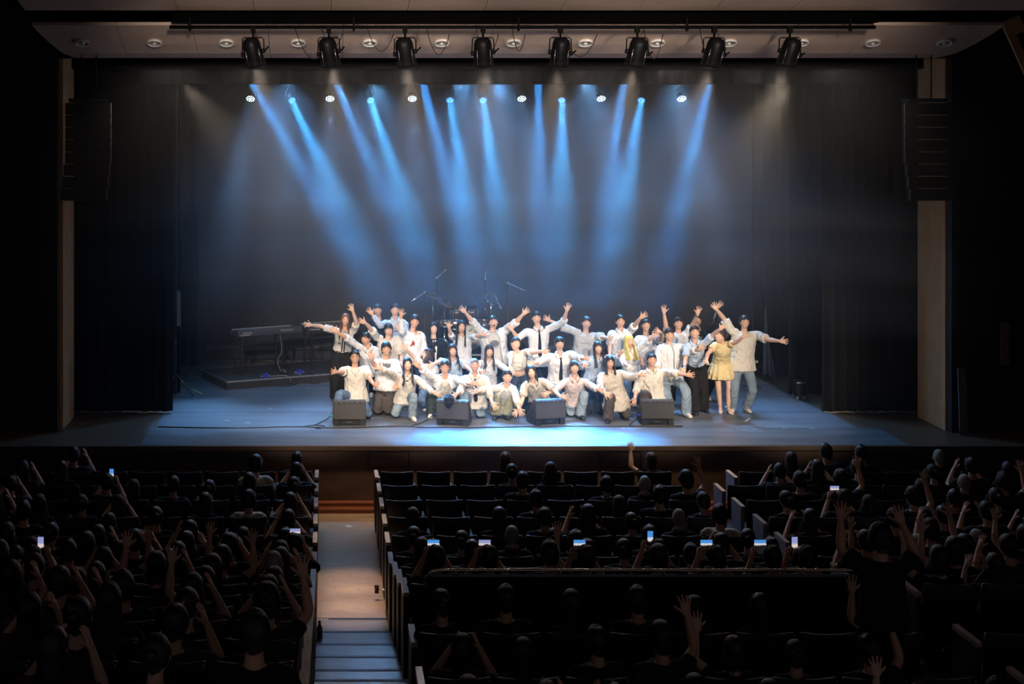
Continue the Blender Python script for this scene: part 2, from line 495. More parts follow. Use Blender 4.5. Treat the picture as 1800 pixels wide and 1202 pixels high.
SX = [(x - 571) / 115.7 for x in (445, 578, 712, 849, 985, 1120, 1255, 1388)]
tgt = [0.2, 1.2, 2.2, 2.9, 3.2, 3.8, 4.7, 5.6]
posn = ['first', 'second', 'third', 'fourth', 'fifth', 'sixth', 'seventh', 'eighth']
for i, sx in enumerate(SX):
    lp = thing('stage_spotlight', 'black can spotlight hanging from the long pipe, %s of eight from the left' % posn[i], 'spotlight', (sx, 21.6, 6.57), 0, 'can spotlights on the long pipe')
    # clamp and stem
    MB().box((0, 0, -0.005), (0.07, 0.09, 0.1)).cyl((0, 0, -0.05), (0, 0, -0.13), 0.017).build('clamp', M_PIPE, lp)
    d = (Vector((tgt[i], 25.0, 0.0)) - Vector((sx, 21.6, 6.2)))
    d.y *= 0.55
    d.normalize()
    c = Vector((0, 0, -0.36))
    up = -d
    ax = Vector((1, 0, 0)); ax = (ax - d * ax.dot(d)).normalized()
    yk = MB()
    pts = [c + ax * 0.17, Vector((0.16, 0, -0.15)), Vector((0.13, 0, -0.13)), Vector((-0.13, 0, -0.13)), Vector((-0.16, 0, -0.15)), c - ax * 0.17]
    yk.tube(pts, 0.010, 6)
    yk.build('yoke', M_PIPE, lp)
    bd = MB()
    bd.tube([c + up * q for q in (0.235, 0.228, 0.2, 0.14, 0.0, -0.17, -0.185)], [0.03, 0.075, 0.115, 0.135, 0.142, 0.152, 0.152], 20)
    bd.cyl(c + ax * 0.13, c + ax * 0.185, 0.035, seg=10).cyl(c - ax * 0.13, c - ax * 0.185, 0.035, seg=10)
    house = bd.build('housing', M_LAMPBODY, lp)
    bi = up.cross(ax)
    for q in (-0.10, 0.10):
        for sgn in (-1, 1):
            w_ = math.sqrt(0.150 ** 2 - q * q)
            MB().tube([c + bi * (w_ * sgn) + ax * q + up * 0.07, c + bi * ((w_ + 0.006) * sgn) + ax * q - up * 0.17], 0.006, 5).build('guide_rail', M_METAL, house)
    MB().tube([c - up * 0.175, c - up * 0.2], [0.135, 0.16], 20, False).tube([c - up * 0.186, c - up * 0.187], [0.14, 0.14], 20, True).build('rim', M_LAMPBODY, house)
    MB().cyl(c - up * 0.187, c - up * 0.19, 0.13, seg=20).build('lens', M_LENS_WARM, house)
    MB().tube([c + ax * 0.185, c + ax * 0.24 + Vector((0, 0, 0.05))], 0.012, 6).build('tilt_handle', M_PIPE, lp)
    w = lp.matrix_basis @ (c - up * 0.2)
    w = Vector((sx, 21.6, 6.57)) + c - up * 0.21
    spot('stage_spot_light', w, w + d, BRIDGE_W, WARM, 62, 1.0, 0.1)
# cables looped along the pipe
M_CABLE = mat('black_cable_jacket', (0.012, 0.011, 0.011, 1), 0.5)
cab = random.Random(9)


def droop(p0, p1, sag, n=10):
    p0, p1 = Vector(p0), Vector(p1)
    return [p0.lerp(p1, i / n) - Vector((0, 0, sag * 4 * (i / n) * (1 - i / n))) for i in range(n + 1)]


for i, (a, b, sg) in enumerate(((-0.45, 0.1, 0.42), (0.55, 0.82, 0.25), (1.25, 1.6, 0.3), (2.15, 2.45, 0.35), (2.9, 3.2, 0.33), (3.45, 3.6, 0.3), (4.2, 4.7, 0.38), (5.45, 5.7, 0.42), (6.3, 6.55, 0.4))):
    o = MB().tube(droop((a - 0.6 if i else a, 21.62, 6.57), (b - 0.55 if i else b, 21.66, 6.5), sg), 0.007, 5).build('lamp_cable', M_CABLE)
    tag(o, 'thin black lamp cable drooping from the long pipe, %s loop from the left' % ORD[i], 'cable', 'cables drooping from the long pipe')

# recessed downlights in the reflector
M_DLRIM = mat('downlight_trim_white', rgb(245, 240, 235), 0.35)
M_DLCUP = mat('downlight_reflector', (0.5, 0.47, 0.45, 1), 0.22, 0.9)
M_DLBULB = mat('downlight_bulb', rgb(250, 245, 235), 0.25)
for i in range(13):
    x = (145 + 126.35 * i - 571) / 110.7
    yy, zz = 22.6, 6.425
    nrm = Vector((0, 0.37, 1)).normalized()
    dl = thing('ceiling_downlight', 'round recessed downlight in the stage-front ceiling reflector, %s from the left' % ORD[i], 'downlight', (x, yy, zz), 0, 'recessed downlights in the ceiling')
    ring = MB()
    A = Vector((1, 0, 0)); B = nrm.cross(A)
    vs, fs = [], []
    N = 24
    prof = [(0.108, 0.03), (0.125, -0.012), (0.118, -0.022), (0.1, -0.016), (0.094, 0.0)]
    for (r, h) in prof:
        for k in range(N):
            t = 2 * math.pi * k / N
            vs.append(A * math.cos(t) * r + B * math.sin(t) * r + nrm * (h - 0.01))
    for j in range(len(prof) - 1):
        for k in range(N):
            fs.append((j * N + k, j * N + (k + 1) % N, (j + 1) * N + (k + 1) % N, (j + 1) * N + k))
    ring.add(vs, fs, True).build('trim_ring', M_DLRIM, dl)
    MB().tube([nrm * -0.012, nrm * 0.0], [0.097, 0.08], 20).build('reflector_cup', M_DLCUP, dl)
    MB().ell(nrm * -0.012, (0.03, 0.03, 0.03), 12, 8).build('bulb', M_DLBULB, dl)

# rear bar and middle bar with the blue beam lamps and LED washes
rear = thing('rear_light_bar', 'black lighting bar at the rear of the stage carrying blue lamps', 'bar', (3.0, 30.2, 6.02))
MB().cyl((-6, 0, 0), (6, 0, 0), 0.025, seg=8).build('bar_tube', M_PIPE, rear)
for hx in (-5.5, -2, 2, 5.5):
    MB().cyl((hx, 0, 0), (hx, 0, 3.0), 0.008, seg=6).build('bar_cable', M_PIPE, rear)
mid = thing('middle_light_bar', 'black lighting bar behind the border curtain carrying blue beam lamps', 'bar', (3.0, 27.4, 6.42))
MB().cyl((-6, 0, 0), (6, 0, 0), 0.025, seg=8).build('bar_tube', M_PIPE, mid)
for hx in (-5.5, -2, 2, 5.5):
    MB().cyl((hx, 0, 0), (hx, 0, 2.6), 0.008, seg=6).build('bar_cable', M_PIPE, mid)


def beam_lamp(label, loc, target, watts, colour, spread, kind, group, barz, core=0):
    """A lamp head with yoke; kind 'beam' has one round lens, 'wash' a face of single LEDs."""
    o = thing('beam_lamp' if kind == 'beam' else 'led_wash_lamp', label, 'stage lamp', loc, 0, group)
    d = (Vector(target) - Vector(loc)).normalized()
    up = -d
    ax = Vector((1, 0, 0)); ax = (ax - d * ax.dot(d)).normalized()
    bi = d.cross(ax)
    r = 0.085 if kind == 'beam' else 0.105
    L = 0.24 if kind == 'beam' else 0.12
    h = MB().tube([up * (L + 0.02), up * L, up * (L * 0.5), up * 0.02, up * 0.0], [r * 0.45, r * 0.8, r * 0.98, r, r * 1.02], 18).build('housing', M_LAMPBODY, o)
    top = Vector((0, 0, barz - loc[2]))
    MB().tube([up * L * .5 + ax * (r + .005), up * L * .5 + ax * (r + .02) + Vector((0, 0, .1)), top + ax * 0.03, top - ax * 0.03, up * L * .5 - ax * (r + .02) + Vector((0, 0, .1)), up * L * .5 - ax * (r + .005)], 0.010, 6).build('yoke', M_PIPE, o)
    if kind == 'beam':
        MB().tube([d * 0.0, d * 0.004], [r * 0.94, r * 0.92], 18).build('lens', M_LENS_BLUE, h)
        mb = MB()
        for k in range(5):
            t = 2 * math.pi * k / 5 + 0.4
            mb.ell(d * 0.006 + (ax * math.cos(t) + bi * math.sin(t)) * r * 0.5, (0.014, 0.014, 0.014), 6, 4)
        mb.build('lens_facet', M_LED_DIM, h)
    else:
        MB().tube([d * 0.0, d * 0.003], [r * 0.96, r * 0.95], 18).build('face_plate', M_LAMPBODY, h)
        for (rr, n) in ((0.03, 4), (0.078, 10)):
            for k in range(n):
                t = 2 * math.pi * k / n
                MB().ell(d * 0.006 + (ax * math.cos(t) + bi * math.sin(t)) * rr, (0.015, 0.015, 0.012), 6, 4).build('led', M_LED, h)
    w = Vector(loc) + d * 0.03
    beam('%s_light' % o.name.split('.')[0], w, w + d, watts, colour, spread, r * 1.7)
    if core:                     # the wash lamp's own narrow core beam
        beam('wash_core_light', w + d * 0.02, w + d, core, (0.3, 0.6, 1.0), 16, r * 1.5)
    return o


AIM = (3.12, 23.0, 0.0)
G1, G2, G3, G4 = 'blue beam lamps on the rear bar', 'LED wash lamps on the rear bar', 'blue beam lamps on the middle bar', 'wash lamps on the middle bar'
for i, px in enumerate((513, 651, 791, 849, 987, 1127)):
    beam_lamp('blue beam lamp glowing on the rear bar, %s round lens from the left' % ORD[i], ((px - 571) / 83.0, 30.1, 5.66), ((2.0, 2.6, 2.9, 3.3, 3.9, 4.3)[i], AIM[1] + 0.45 * (i % 3), 0), BEAM_W, BLUE, 12.5, 'beam', G1, 6.02)
for i, (px, tx) in enumerate(((440, -2.2), (580, 0.0), (725, 1.75), (918, 4.4), (1058, 6.1), (1200, 8.1))):
    beam_lamp('white-blue LED wash lamp on the rear bar, %s cluster from the left' % ORD[i], ((px - 571) / 83.0, 30.2, 5.70), (tx, 25.3, 0), WASH_W, PALE, 20, 'wash', G2, 6.02)
for i, px in enumerate((440, 588, 741, 945, 1095, 1247)):
    beam_lamp('blue beam lamp half hidden behind the border curtain, %s from the left' % ORD[i], ((px - 571) / 91.0, 27.4, 6.0), ((2.2, 2.7, 3.1, 3.6, 4.2, 4.8)[i], AIM[1] + 0.45 * ((i + 1) % 3), 0), BEAM_W * 0.75, (0.045, 0.36, 1.0), 12, 'beam', G3, 6.42)
for i, (px, tx) in enumerate(((507, -0.9), (658, 0.9), (815, 2.6), (873, 3.9), (1028, 5.6), (1178, 7.2))):
    beam_lamp('pale wash lamp half hidden behind the border curtain, %s from the left' % ORD[i], ((px - 571) / 91.0, 27.4, 6.05), (tx, 24.4, 0), FLOOR_W, (0.2, 0.5, 1.0), 95, 'wash', G4, 6.42, WASH_W * 0.55)
# two warm side floods behind the border, left and right
for nm, sx, tx in (('left', -2.62, 1.5), ('right', 8.62, 4.5)):
    o = thing('side_flood', 'warm flood lamp tucked behind the border curtain at the %s end' % nm, 'flood lamp', (sx, 26.2, 5.93))
    h = MB().box((0, 0, 0.09), (0.2, 0.16, 0.14)).build('housing', M_LAMPBODY, o)
    MB().box((0, 0, 0.013), (0.16, 0.12, 0.012)).build('lens', M_LENS_WARM, h)
    MB().tube([(-.12, 0, .08), (-.12, 0, .3), (.12, 0, .3), (.12, 0, .08)], 0.01, 6).build('yoke', M_PIPE, o)
    MB().cyl((0, 0, 0.3), (0, 0, 3.07), 0.012, seg=6).build('hang_rod', M_PIPE, o)
    spot('side_flood_light', (sx, 26.2, 5.92), (tx, 26.0, 1.0), SIDE_W, (1.0, 0.84, 0.6), 48, 0.8, 0.06)

# stage haze: real scattering volume in level layers, denser towards the lamps
for (z0, z1, dens) in HAZE_LAYERS:
    me = MB().bbox(-4.3, 10.3, 21.0, 31.0, z0, z1).mesh('stage_haze', [])
    hm = bpy.data.materials.new('stage_haze_volume'); hm.use_nodes = True
    nt = hm.node_tree; nt.nodes.clear()
    out = nt.nodes.new('ShaderNodeOutputMaterial')
    vs_ = nt.nodes.new('ShaderNodeVolumeScatter')
    vs_.inputs['Density'].default_value = dens
    vs_.inputs['Anisotropy'].default_value = 0.15
    vs_.inputs['Color'].default_value = (0.97, 0.97, 0.98, 1)
    nt.links.new(vs_.outputs[0], out.inputs['Volume'])
    me.materials.append(hm)
    haze = bpy.data.objects.new('stage_haze', me); COL.objects.link(haze)
    tag(haze, 'thin theatrical haze over the stage showing the light beams, layer from %.1f to %.1f metres up' % (z0, z1), 'haze', 'haze layers over the stage', kind='stuff')
# ---------------------------------------------------------------- people: shared makers
M_SKIN = mat('skin_fair', rgb(232, 184, 156), 0.5, 0, 0.05, 25)
M_SKIN2 = mat('skin_tan', rgb(220, 168, 138), 0.5, 0, 0.05, 25)
M_EYE = mat('eye_dark', (0.015, 0.01, 0.008, 1), 0.3)
M_BROW = mat('brow_dark_brown', (0.03, 0.02, 0.015, 1), 0.7)
M_LIP = mat('lips_pink', rgb(196, 96, 88), 0.45)
M_TEETH = mat('teeth_white', rgb(245, 240, 230), 0.3)
M_MOUTH = mat('mouth_inside', rgb(80, 30, 28), 0.6)
HAIR = {
    'black': mat('hair_black', (0.012, 0.010, 0.010, 1), 0.38, 0, 0.3, 60, 0.3, 90, stretch=(1, 1, 0.15)),
    'brown': mat('hair_brown', rgb(122, 68, 48), 0.4, 0, 0.3, 60, 0.3, 90, stretch=(1, 1, 0.15)),
    'dark': mat('hair_dark_brown', rgb(46, 30, 26), 0.4, 0, 0.3, 60, 0.3, 90, stretch=(1, 1, 0.15)),
    'blonde': mat('hair_blonde', rgb(236, 206, 112), 0.42, 0, 0.15, 60, 0.3, 90, stretch=(1, 1, 0.15)),
    'stubble': mat('hair_shaved_stubble', rgb(104, 84, 74), 0.7, 0, 0.3, 140),
    'grey': mat('hair_grey', rgb(150, 146, 140), 0.5, 0, 0.2, 60, 0.3, 90, stretch=(1, 1, 0.15)),
}


def cloth(name, col, var=0.06):
    m = mat('cloth_' + name, col, 0.85, 0, var, 5, 0.75, 8, spec=0.2, stretch=(1, 1, 0.55))
    for n in m.node_tree.nodes:
        if n.type == 'TEX_NOISE' and n.inputs['Scale'].default_value == 8:
            n.inputs['Distortion'].default_value = 1.6; n.inputs['Detail'].default_value = 2
        if n.type == 'BUMP':
            n.inputs['Distance'].default_value = 0.05
    return m


WHITE = cloth('white', rgb(232, 230, 228))
CLOTHS = {
    'white': WHITE, 'cream': cloth('cream', rgb(226, 216, 200)), 'beige': cloth('beige', rgb(204, 192, 176)),
    'pale_blue': cloth('pale_blue', rgb(196, 210, 226)), 'stripe_blue': cloth('stripe_blue', rgb(206, 216, 232)),
    'grey_white': cloth('grey_white', rgb(208, 205, 200)), 'pinkish': cloth('pinkish', rgb(214, 196, 188)),
    'black': cloth('black', (0.014, 0.013, 0.014, 1)), 'charcoal': cloth('charcoal', (0.035, 0.033, 0.034, 1)),
    'jeans': cloth('jeans_blue', rgb(104, 128, 158), 0.25), 'light_jeans': cloth('jeans_light', rgb(138, 154, 166), 0.25),
    'dark_jeans': cloth('jeans_dark', rgb(54, 66, 84), 0.25), 'olive': cloth('olive', rgb(136, 136, 112), 0.15),
    'grey': cloth('grey', rgb(98, 92, 88), 0.12), 'brown_grey': cloth('brown_grey', rgb(84, 76, 72), 0.12),
    'green_dark': cloth('dark_green', rgb(58, 66, 62), 0.2), 'yellow_beige': cloth('straw_yellow', rgb(232, 208, 154)),
    'leather': mat('black_shiny_leather', (0.012, 0.012, 0.013, 1), 0.25, 0, 0.2, 8, 0.4, 20),
    'navy': cloth('navy', (0.012, 0.014, 0.025, 1)), 'maroon': cloth('maroon', (0.05, 0.012, 0.015, 1)),
}
M_SHOEW = mat('white_sneaker_leather', rgb(226, 222, 214), 0.5)
M_SHOEB = mat('black_shoe_leather', (0.014, 0.013, 0.013, 1), 0.4)
M_SOLE = mat('rubber_sole', rgb(190, 184, 176), 0.7)
M_INK = mat('dark_print_ink', (0.03, 0.03, 0.035, 1), 0.7)
M_GREYINK = mat('grey_print_ink', rgb(112, 108, 108), 0.8, 0, 0.3, 30)
M_REDINK = mat('red_print_ink', rgb(150, 40, 40), 0.7)
M_GLASSES = mat('black_glasses_frame', (0.012, 0.01, 0.01, 1), 0.3)

BAKE = []      # objects whose modifiers are applied in one pass


def frame_M(x, y, z):
    return Matrix((x, y, z)).transposed()


def V(p):
    return Vector(p)


# --- the hand: one continuous mesh per pose, made once (right hand: x thumb side, y palm normal, z fingers)
def hand_mesh(name, spread, curl):
    mb = MB()
    mb.tube([(0, 0, -0.02), (0, 0, 0.0), (0.002, 0, 0.03), (0.002, 0.001, 0.065), (0.0, 0.001, 0.088), (0, 0.002, 0.096)],
            [(0.025, 0.018), (0.026, 0.018), (0.038, 0.0165), (0.042, 0.0145), (0.040, 0.0125), (0.034, 0.010)], 14, up=(1, 0, 0))
    for (x, L, ang, r) in ((0.030, 0.070, 13, 0.0092), (0.010, 0.078, 3, 0.0095), (-0.011, 0.072, -8, 0.0092), (-0.029, 0.056, -20, 0.0082)):
        p = Vector((x, 0.001, 0.082))
        a = R(ang * spread)
        d = Vector((math.sin(a), 0, math.cos(a)))
        pts, rad = [p], [r * 1.05]
        b = 0.0
        for seg, (f, rr) in enumerate(((0.45, 1.0), (0.3, 0.92), (0.25, 0.78))):
            b += curl[seg]
            dd = d * math.cos(R(b)) + Vector((0, 1, 0)) * math.sin(R(b))
            p = p + dd * (L * f)
            pts.append(p); rad.append(r * rr)
        pts.append(p + dd * 0.003); rad.append(r * 0.45)
        mb.tube(pts, rad, 8)
    th = [Vector((0.018, 0.004, 0.018)), Vector((0.040, 0.010, 0.042))]
    d1 = Vector((0.62 + 0.2 * spread, 0.22, 0.62)).normalized()
    th.append(th[-1] + d1 * 0.032)
    d2 = Vector((0.45 + 0.2 * spread, 0.24, 0.78)).normalized()
    th.append(th[-1] + d2 * 0.027)
    th.append(th[-1] + d2 * 0.004)
    mb.tube(th, [0.017, 0.0135, 0.0105, 0.0088, 0.004], 8)
    o = mb.build(name, M_SKIN)
    m = o.modifiers.new('r', 'REMESH'); m.mode = 'VOXEL'; m.voxel_size = 0.0034
    s = o.modifiers.new('s', 'SMOOTH'); s.factor = 0.5; s.iterations = 2
    d = o.modifiers.new('d', 'DECIMATE'); d.ratio = 0.17
    return o


_tmp = {'open': hand_mesh('hand_open', 1.25, (4, 6, 6)), 'relaxed': hand_mesh('hand_relaxed', 0.5, (18, 24, 18)), 'grip': hand_mesh('hand_grip', 0.3, (45, 55, 35))}
# --- the head: one continuous mesh with nose, ears, brow and jaw
HW, HD, HH = 0.077, 0.095, 0.118


def head_shape():
    mb = MB()
    seg, rings = 32, 26
    vs, fs = [], []
    for i in range(rings + 1):
        ph = math.pi * i / rings
        for k in range(seg):
            t = 2 * math.pi * k / seg
            x, y, z = HW * math.sin(ph) * math.sin(t), -HD * math.sin(ph) * math.cos(t), HH * math.cos(ph)
            u = max(0.0, -z / HH)
            x *= 1 - 0.30 * u ** 1.6
            if y < 0:
                y *= 1 - 0.05 * u
                y = y if z > -0.02 else y * (1 + 0.04 * math.sin(min(1, u) * math.pi))
            else:
                y *= 1 - 0.28 * u
            if y < 0 and z < HH * 0.98:
                g = math.exp(-(x / 0.0125) ** 2)
                zz = (z + 0.022)
                prof = max(0.0, 1 - abs(zz) / 0.045) if zz > 0 else max(0.0, 1 + zz / 0.016)
                y -= 0.021 * g * prof
                for sx in (-1, 1):
                    y += 0.006 * math.exp(-((x - sx * 0.031) / 0.016) ** 2 - ((z - 0.012) / 0.013) ** 2)
                    y -= 0.004 * math.exp(-((x - sx * 0.04) / 0.02) ** 2 - ((z + 0.025) / 0.02) ** 2)
                y -= 0.005 * math.exp(-(x / 0.03) ** 2 - ((z + 0.1) / 0.02) ** 2)
            vs.append((x, y, z))
    for i in range(rings):
        for k in range(seg):
            k2 = (k + 1) % seg
            fs.append((i * seg + k, (i + 1) * seg + k, (i + 1) * seg + k2, i * seg + k2))
    mb.add(vs, fs, True)
    for sx in (-1, 1):
        mb.ell((sx * 0.079, 0.008, 0.0), (0.010, 0.018, 0.030), 8, 6, Matrix.Rotation(sx * 0.25, 3, 'Z'))
    return mb.v, mb.f


HEAD_V, HEAD_F = head_shape()


def face_y(x, z):
    u = max(0.0, -z / HH)
    xx = x / (1 - 0.30 * u ** 1.6)
    return -HD * math.sqrt(max(0.02, 1 - (xx / HW) ** 2 - (z / HH) ** 2)) * (1 - 0.02 * u)


def head_features(mb, expr, female):
    """Eyes, brows, lips in head space; material slots 1 eye, 2 brow, 3 lip, 4 teeth, 5 mouth."""
    for sx in (-1, 1):
        pts = []
        smile = expr in ('smile', 'laugh', 'open')
        for q in (-1, -0.5, 0, 0.5, 1):
            x = sx * 0.031 + q * 0.013
            z = 0.012 + (0.0035 if smile else 0.001) * (1 - q * q) - 0.001
            pts.append((x, face_y(x, z) + 0.002, z))
        mb.tube(pts, [0.0012, 0.0034, 0.0042, 0.0034, 0.0012] if not smile else [0.0010, 0.0026, 0.0030, 0.0026, 0.0010], 6, mi=1)
        pts = []
        for q in (-1, 0, 1):
            x = sx * 0.032 + q * 0.017
            z = 0.033 + 0.003 * (1 - q * q) - (0.002 if q * sx > 0 else 0)
            pts.append((x, face_y(x, z) - 0.001, z))
        mb.tube(pts, [0.0018, 0.0034, 0.0016], 5, mi=2)
    w = 0.026 if expr in ('smile', 'laugh', 'open') else 0.020
    zc = -0.062
    if expr == 'open':
        mb.ell((0, face_y(0, -0.066) + 0.002, -0.066), (0.022, 0.008, 0.019), 12, 8, mi=5)
        mb.ell((0, face_y(0, -0.054) - 0.001, -0.054), (0.017, 0.006, 0.0045), 10, 6, mi=4)
    elif expr in ('smile', 'laugh'):
        pts = []
        for q in (-1, -0.5, 0, 0.5, 1):
            x = q * w; z = zc + 0.007 * q * q - 0.001
            pts.append((x, face_y(x, z) - 0.0005, z))
        mb.tube(pts, [0.001, 0.0052, 0.0062, 0.0052, 0.001], 6, mi=4, flat=0.7)
    off = (0.0075, -0.0075) if expr in ('smile', 'laugh') else ((0.017, -0.022) if expr == 'open' else (0.0025, -0.004))
    for o_ in off:
        pts = []
        for q in (-1, -0.5, 0, 0.5, 1):
            x = q * w * (0.95 if expr != 'open' else 0.8); z = zc + o_ * (1 - q * q) + (0.007 * q * q if expr != 'neutral' else 0.002 * q * q) + (-0.004 if expr == 'open' else 0)
            pts.append((x, face_y(x, z) - 0.0015, z))
        mb.tube(pts, [0.001, 0.0028, 0.0034, 0.0028, 0.001], 6, mi=3)


# --- hair
def hem_height(style, deg):
    a = abs(deg)

    def ip(table):
        for (a0, z0), (a1, z1) in zip(table, table[1:]):
            if a <= a1:
                t = (a - a0) / (a1 - a0); t = t * t * (3 - 2 * t)
                return z0 + (z1 - z0) * t
        return table[-1][1]
    T = {
        'short': [(0, .060), (35, .052), (58, .034), (72, -.004), (95, -.012), (125, -.06), (180, -.075)],
        'bangs': [(0, .046), (40, .040), (60, .026), (72, -.006), (95, -.012), (125, -.06), (180, -.075)],
        'bowl': [(0, .036), (45, .028), (60, -.008), (80, -.030), (120, -.075), (180, -.085)],
        'curly': [(0, .050), (45, .040), (62, .015), (75, -.005), (95, -.01), (125, -.06), (180, -.075)],
        'parted': [(0, .056), (30, .045), (55, .028), (72, -.004), (95, -.012), (125, -.06), (180, -.075)],
        'long': [(0, .068), (22, .060), (42, .02), (55, -.10), (64, -.34), (180, -.36)],
        'longbangs': [(0, .046), (34, .038), (46, -.03), (56, -.14), (66, -.33), (180, -.36)],
        'bob': [(0, .046), (36, .036), (50, -.05), (66, -.125), (180, -.12)],
        'bobpart': [(0, .066), (22, .058), (42, .01), (54, -.09), (68, -.14), (180, -.13)],
        'mid': [(0, .046), (36, .036), (50, -.06), (64, -.2), (180, -.2)],
        'bun': [(0, .062), (35, .052), (60, .028), (80, .0), (100, -.01), (130, -.05), (180, -.07)],
        'bunbangs': [(0, .046), (36, .038), (56, .02), (75, -.02), (100, -.01), (130, -.05), (180, -.07)],
        'shaved': [(0, .058), (35, .050), (60, .030), (75, .004), (95, -.006), (125, -.05), (180, -.06)],
    }
    return ip(T[style])


def hair_mesh(style, seed=0, wave=0.0, grow=1.0):
    rr = random.Random(seed)
    o1, o2 = rr.uniform(0, 50), rr.uniform(0, 50)
    hx, hy, hz = 0.088, 0.106, 0.126
    if style == 'shaved':
        hx, hy, hz = 0.0795, 0.098, 0.1215
    if style in ('curly',):
        hx, hy, hz = 0.096, 0.114, 0.142
    n, m = 56, 22
    vs, fs = [], []
    cy, cz = 0.006, 0.004
    for j in range(m + 1):
        for i in range(n):
            a = -math.pi + 2 * math.pi * i / n
            deg = math.degrees(a)
            hem = hem_height(style, deg)
            t = j / m
            jit = 0.008 * mnoise.noise(Vector((a * 6 + o1, o2, 0))) + 0.012 * mnoise.noise(Vector((a * 14 + o2, o1, 3)))
            if style == 'shaved':
                jit = 0
            if style in ('short', 'bangs', 'curly', 'parted', 'bowl') and abs(deg) < 70:
                jit += 0.013 * (abs(math.sin(a * 8.5 + o1)) - 0.5) * (0.5 if style == 'bowl' else 1)
            hem += jit * (1 if hem > -0.1 else 3)
            # path length from crown over the ellipsoid, then down
            thm = math.acos(max(-0.85, min(1, (hem - cz) / hz)))
            if hem > cz - 0.05:
                th = max(0.02, thm) * t
                r = math.sin(th) ** (0.78 if th < 1.57 else 1); z = cz + hz * math.cos(th)
            else:
                arc = 1.8
                tot = arc * 0.105 + (cz - 0.03 - hem)
                s = tot * t
                if s < arc * 0.105:
                    th = s / 0.105
                    r = math.sin(th) ** (0.78 if th < 1.57 else 1); z = cz + hz * math.cos(th)
                else:
                    r = math.sin(arc); z = cz + hz * math.cos(arc) - (s - arc * 0.105)
            nz = mnoise.noise(Vector((math.sin(a) * 4 + o1, math.cos(a) * 4 + o2, z * 5)))
            rid = math.sin(a * 23 + 2 * nz + o1)
            if style == 'curly':
                r *= 1 + 0.10 * mnoise.noise(Vector((math.sin(a) * 3.2 + o1, math.cos(a) * 3.2, z * 26 + o2))) + 0.03 * rid
            elif style != 'shaved':
                r *= 1 + 0.035 * nz + (0.032 if style in ('short', 'bangs', 'parted') else 0.02) * rid * min(1, t * 1.6)
            x = hx * r * math.sin(a); y = cy - hy * r * math.cos(a)
            if style in ('parted', 'short') and z > 0.05 and y < 0:
                z += 0.008 * math.cos(a * 1.5 + o1)
            if z < -0.03:
                k = (-0.03 - z)
                if wave:
                    x += wave * math.sin(z * 42 + o1 + a) * min(1, k * 8)
                    y += wave * math.cos(z * 38 + o2 + a * 2) * min(1, k * 8)
                ca = math.cos(a)
                if ca > -0.15:                         # front locks fall before the shoulders
                    y -= k * 0.72 * max(0.0, min(1, ca + 0.75))
                    x *= 1 + 0.25 * k
                else:
                    y += 0.02 * min(1, k * 6)
                    x *= 1 + 0.35 * k
            vs.append((x * grow, y * grow, z * grow if z > 0 else z))
    for j in range(m):
        for i in range(n):
            i2 = (i + 1) % n
            fs.append((j * n + i, j * n + i2, (j + 1) * n + i2, (j + 1) * n + i))
    mb = MB().add(vs, fs, True)
    # inner return so the hair has a body at its hem
    if style in ('bun', 'bunbangs'):
        mb.ell((0, 0.112, 0.045), (0.043, 0.038, 0.040), 14, 10)
    return mb


class Torso:
    """Torso frame and elliptic cross-sections from pelvis (t=0) to neck base (t=1)."""

    def __init__(s, pel, neck, sl, sr, female, big):
        s.p, s.n = V(pel), V(neck)
        s.u = (s.n - s.p).normalized()
        x = V(sr) - V(sl)
        x = (x - s.u * x.dot(s.u))
        s.half = max(0.13, x.length / 2)
        s.x = x.normalized()
        s.f = s.x.cross(s.u)
        s.L = (s.n - s.p).length
        k = big * (0.9 if female else 1.0)
        sh = s.half
        s.prof = [(-.30, .178 * k, .135 * k), (-.16, .176 * k, .132 * k), (0, .168 * k, .122 * k), (.22, .150 * k, .108 * k), (.4, .146 * k, .106 * k),
                  (.6, .158 * k, .118 * k), (.78, .168 * k, .112 * k), (.88, min(.16, sh * .85) * k, .094 * k), (.96, .10 * k, .070 * k), (1.02, .066 * k, .060 * k), (1.06, .060 * k, .056 * k)]

    def at(s, t):
        P = s.prof
        if t <= P[0][0]:
            return P[0][1:]
        for a, b in zip(P, P[1:]):
            if t <= b[0]:
                w = (t - a[0]) / (b[0] - a[0])
                return (a[1] + (b[1] - a[1]) * w, a[2] + (b[2] - a[2]) * w)
        return P[-1][1:]

    def c(s, t):
        return s.p + s.u * (s.L * t) if t > -0.02 else s.p + s.u * (s.L * -0.02) + Vector((0, 0, s.L * (t + 0.02)))

    def pt(s, t, ang, grow=0.0):
        """Surface point at angle ang from the front (radians, positive towards image right)."""
        rx, ry = s.at(t)
        return s.c(t) + s.x * ((rx + grow) * math.sin(ang)) + s.f * ((ry + grow) * math.cos(ang))

    def tube(s, mb, t0, t1, grow, seg=20, flare=0.0, neck_tilt=0.0):
        ts = [t0] + [p[0] for p in s.prof if t0 + 0.03 < p[0] < t1 - 0.02] + [t1]
        pts, rad = [], []
        for t in ts:
            rx, ry = s.at(t)
            g = grow + flare * max(0.0, min(1, (0.5 - t) / 0.7))
            if t > .9:
                g = min(g, 0.012)
            pts.append(s.c(t)); rad.append((rx + g, ry + g))
        mb.tube(pts, rad, seg, up=s.x)


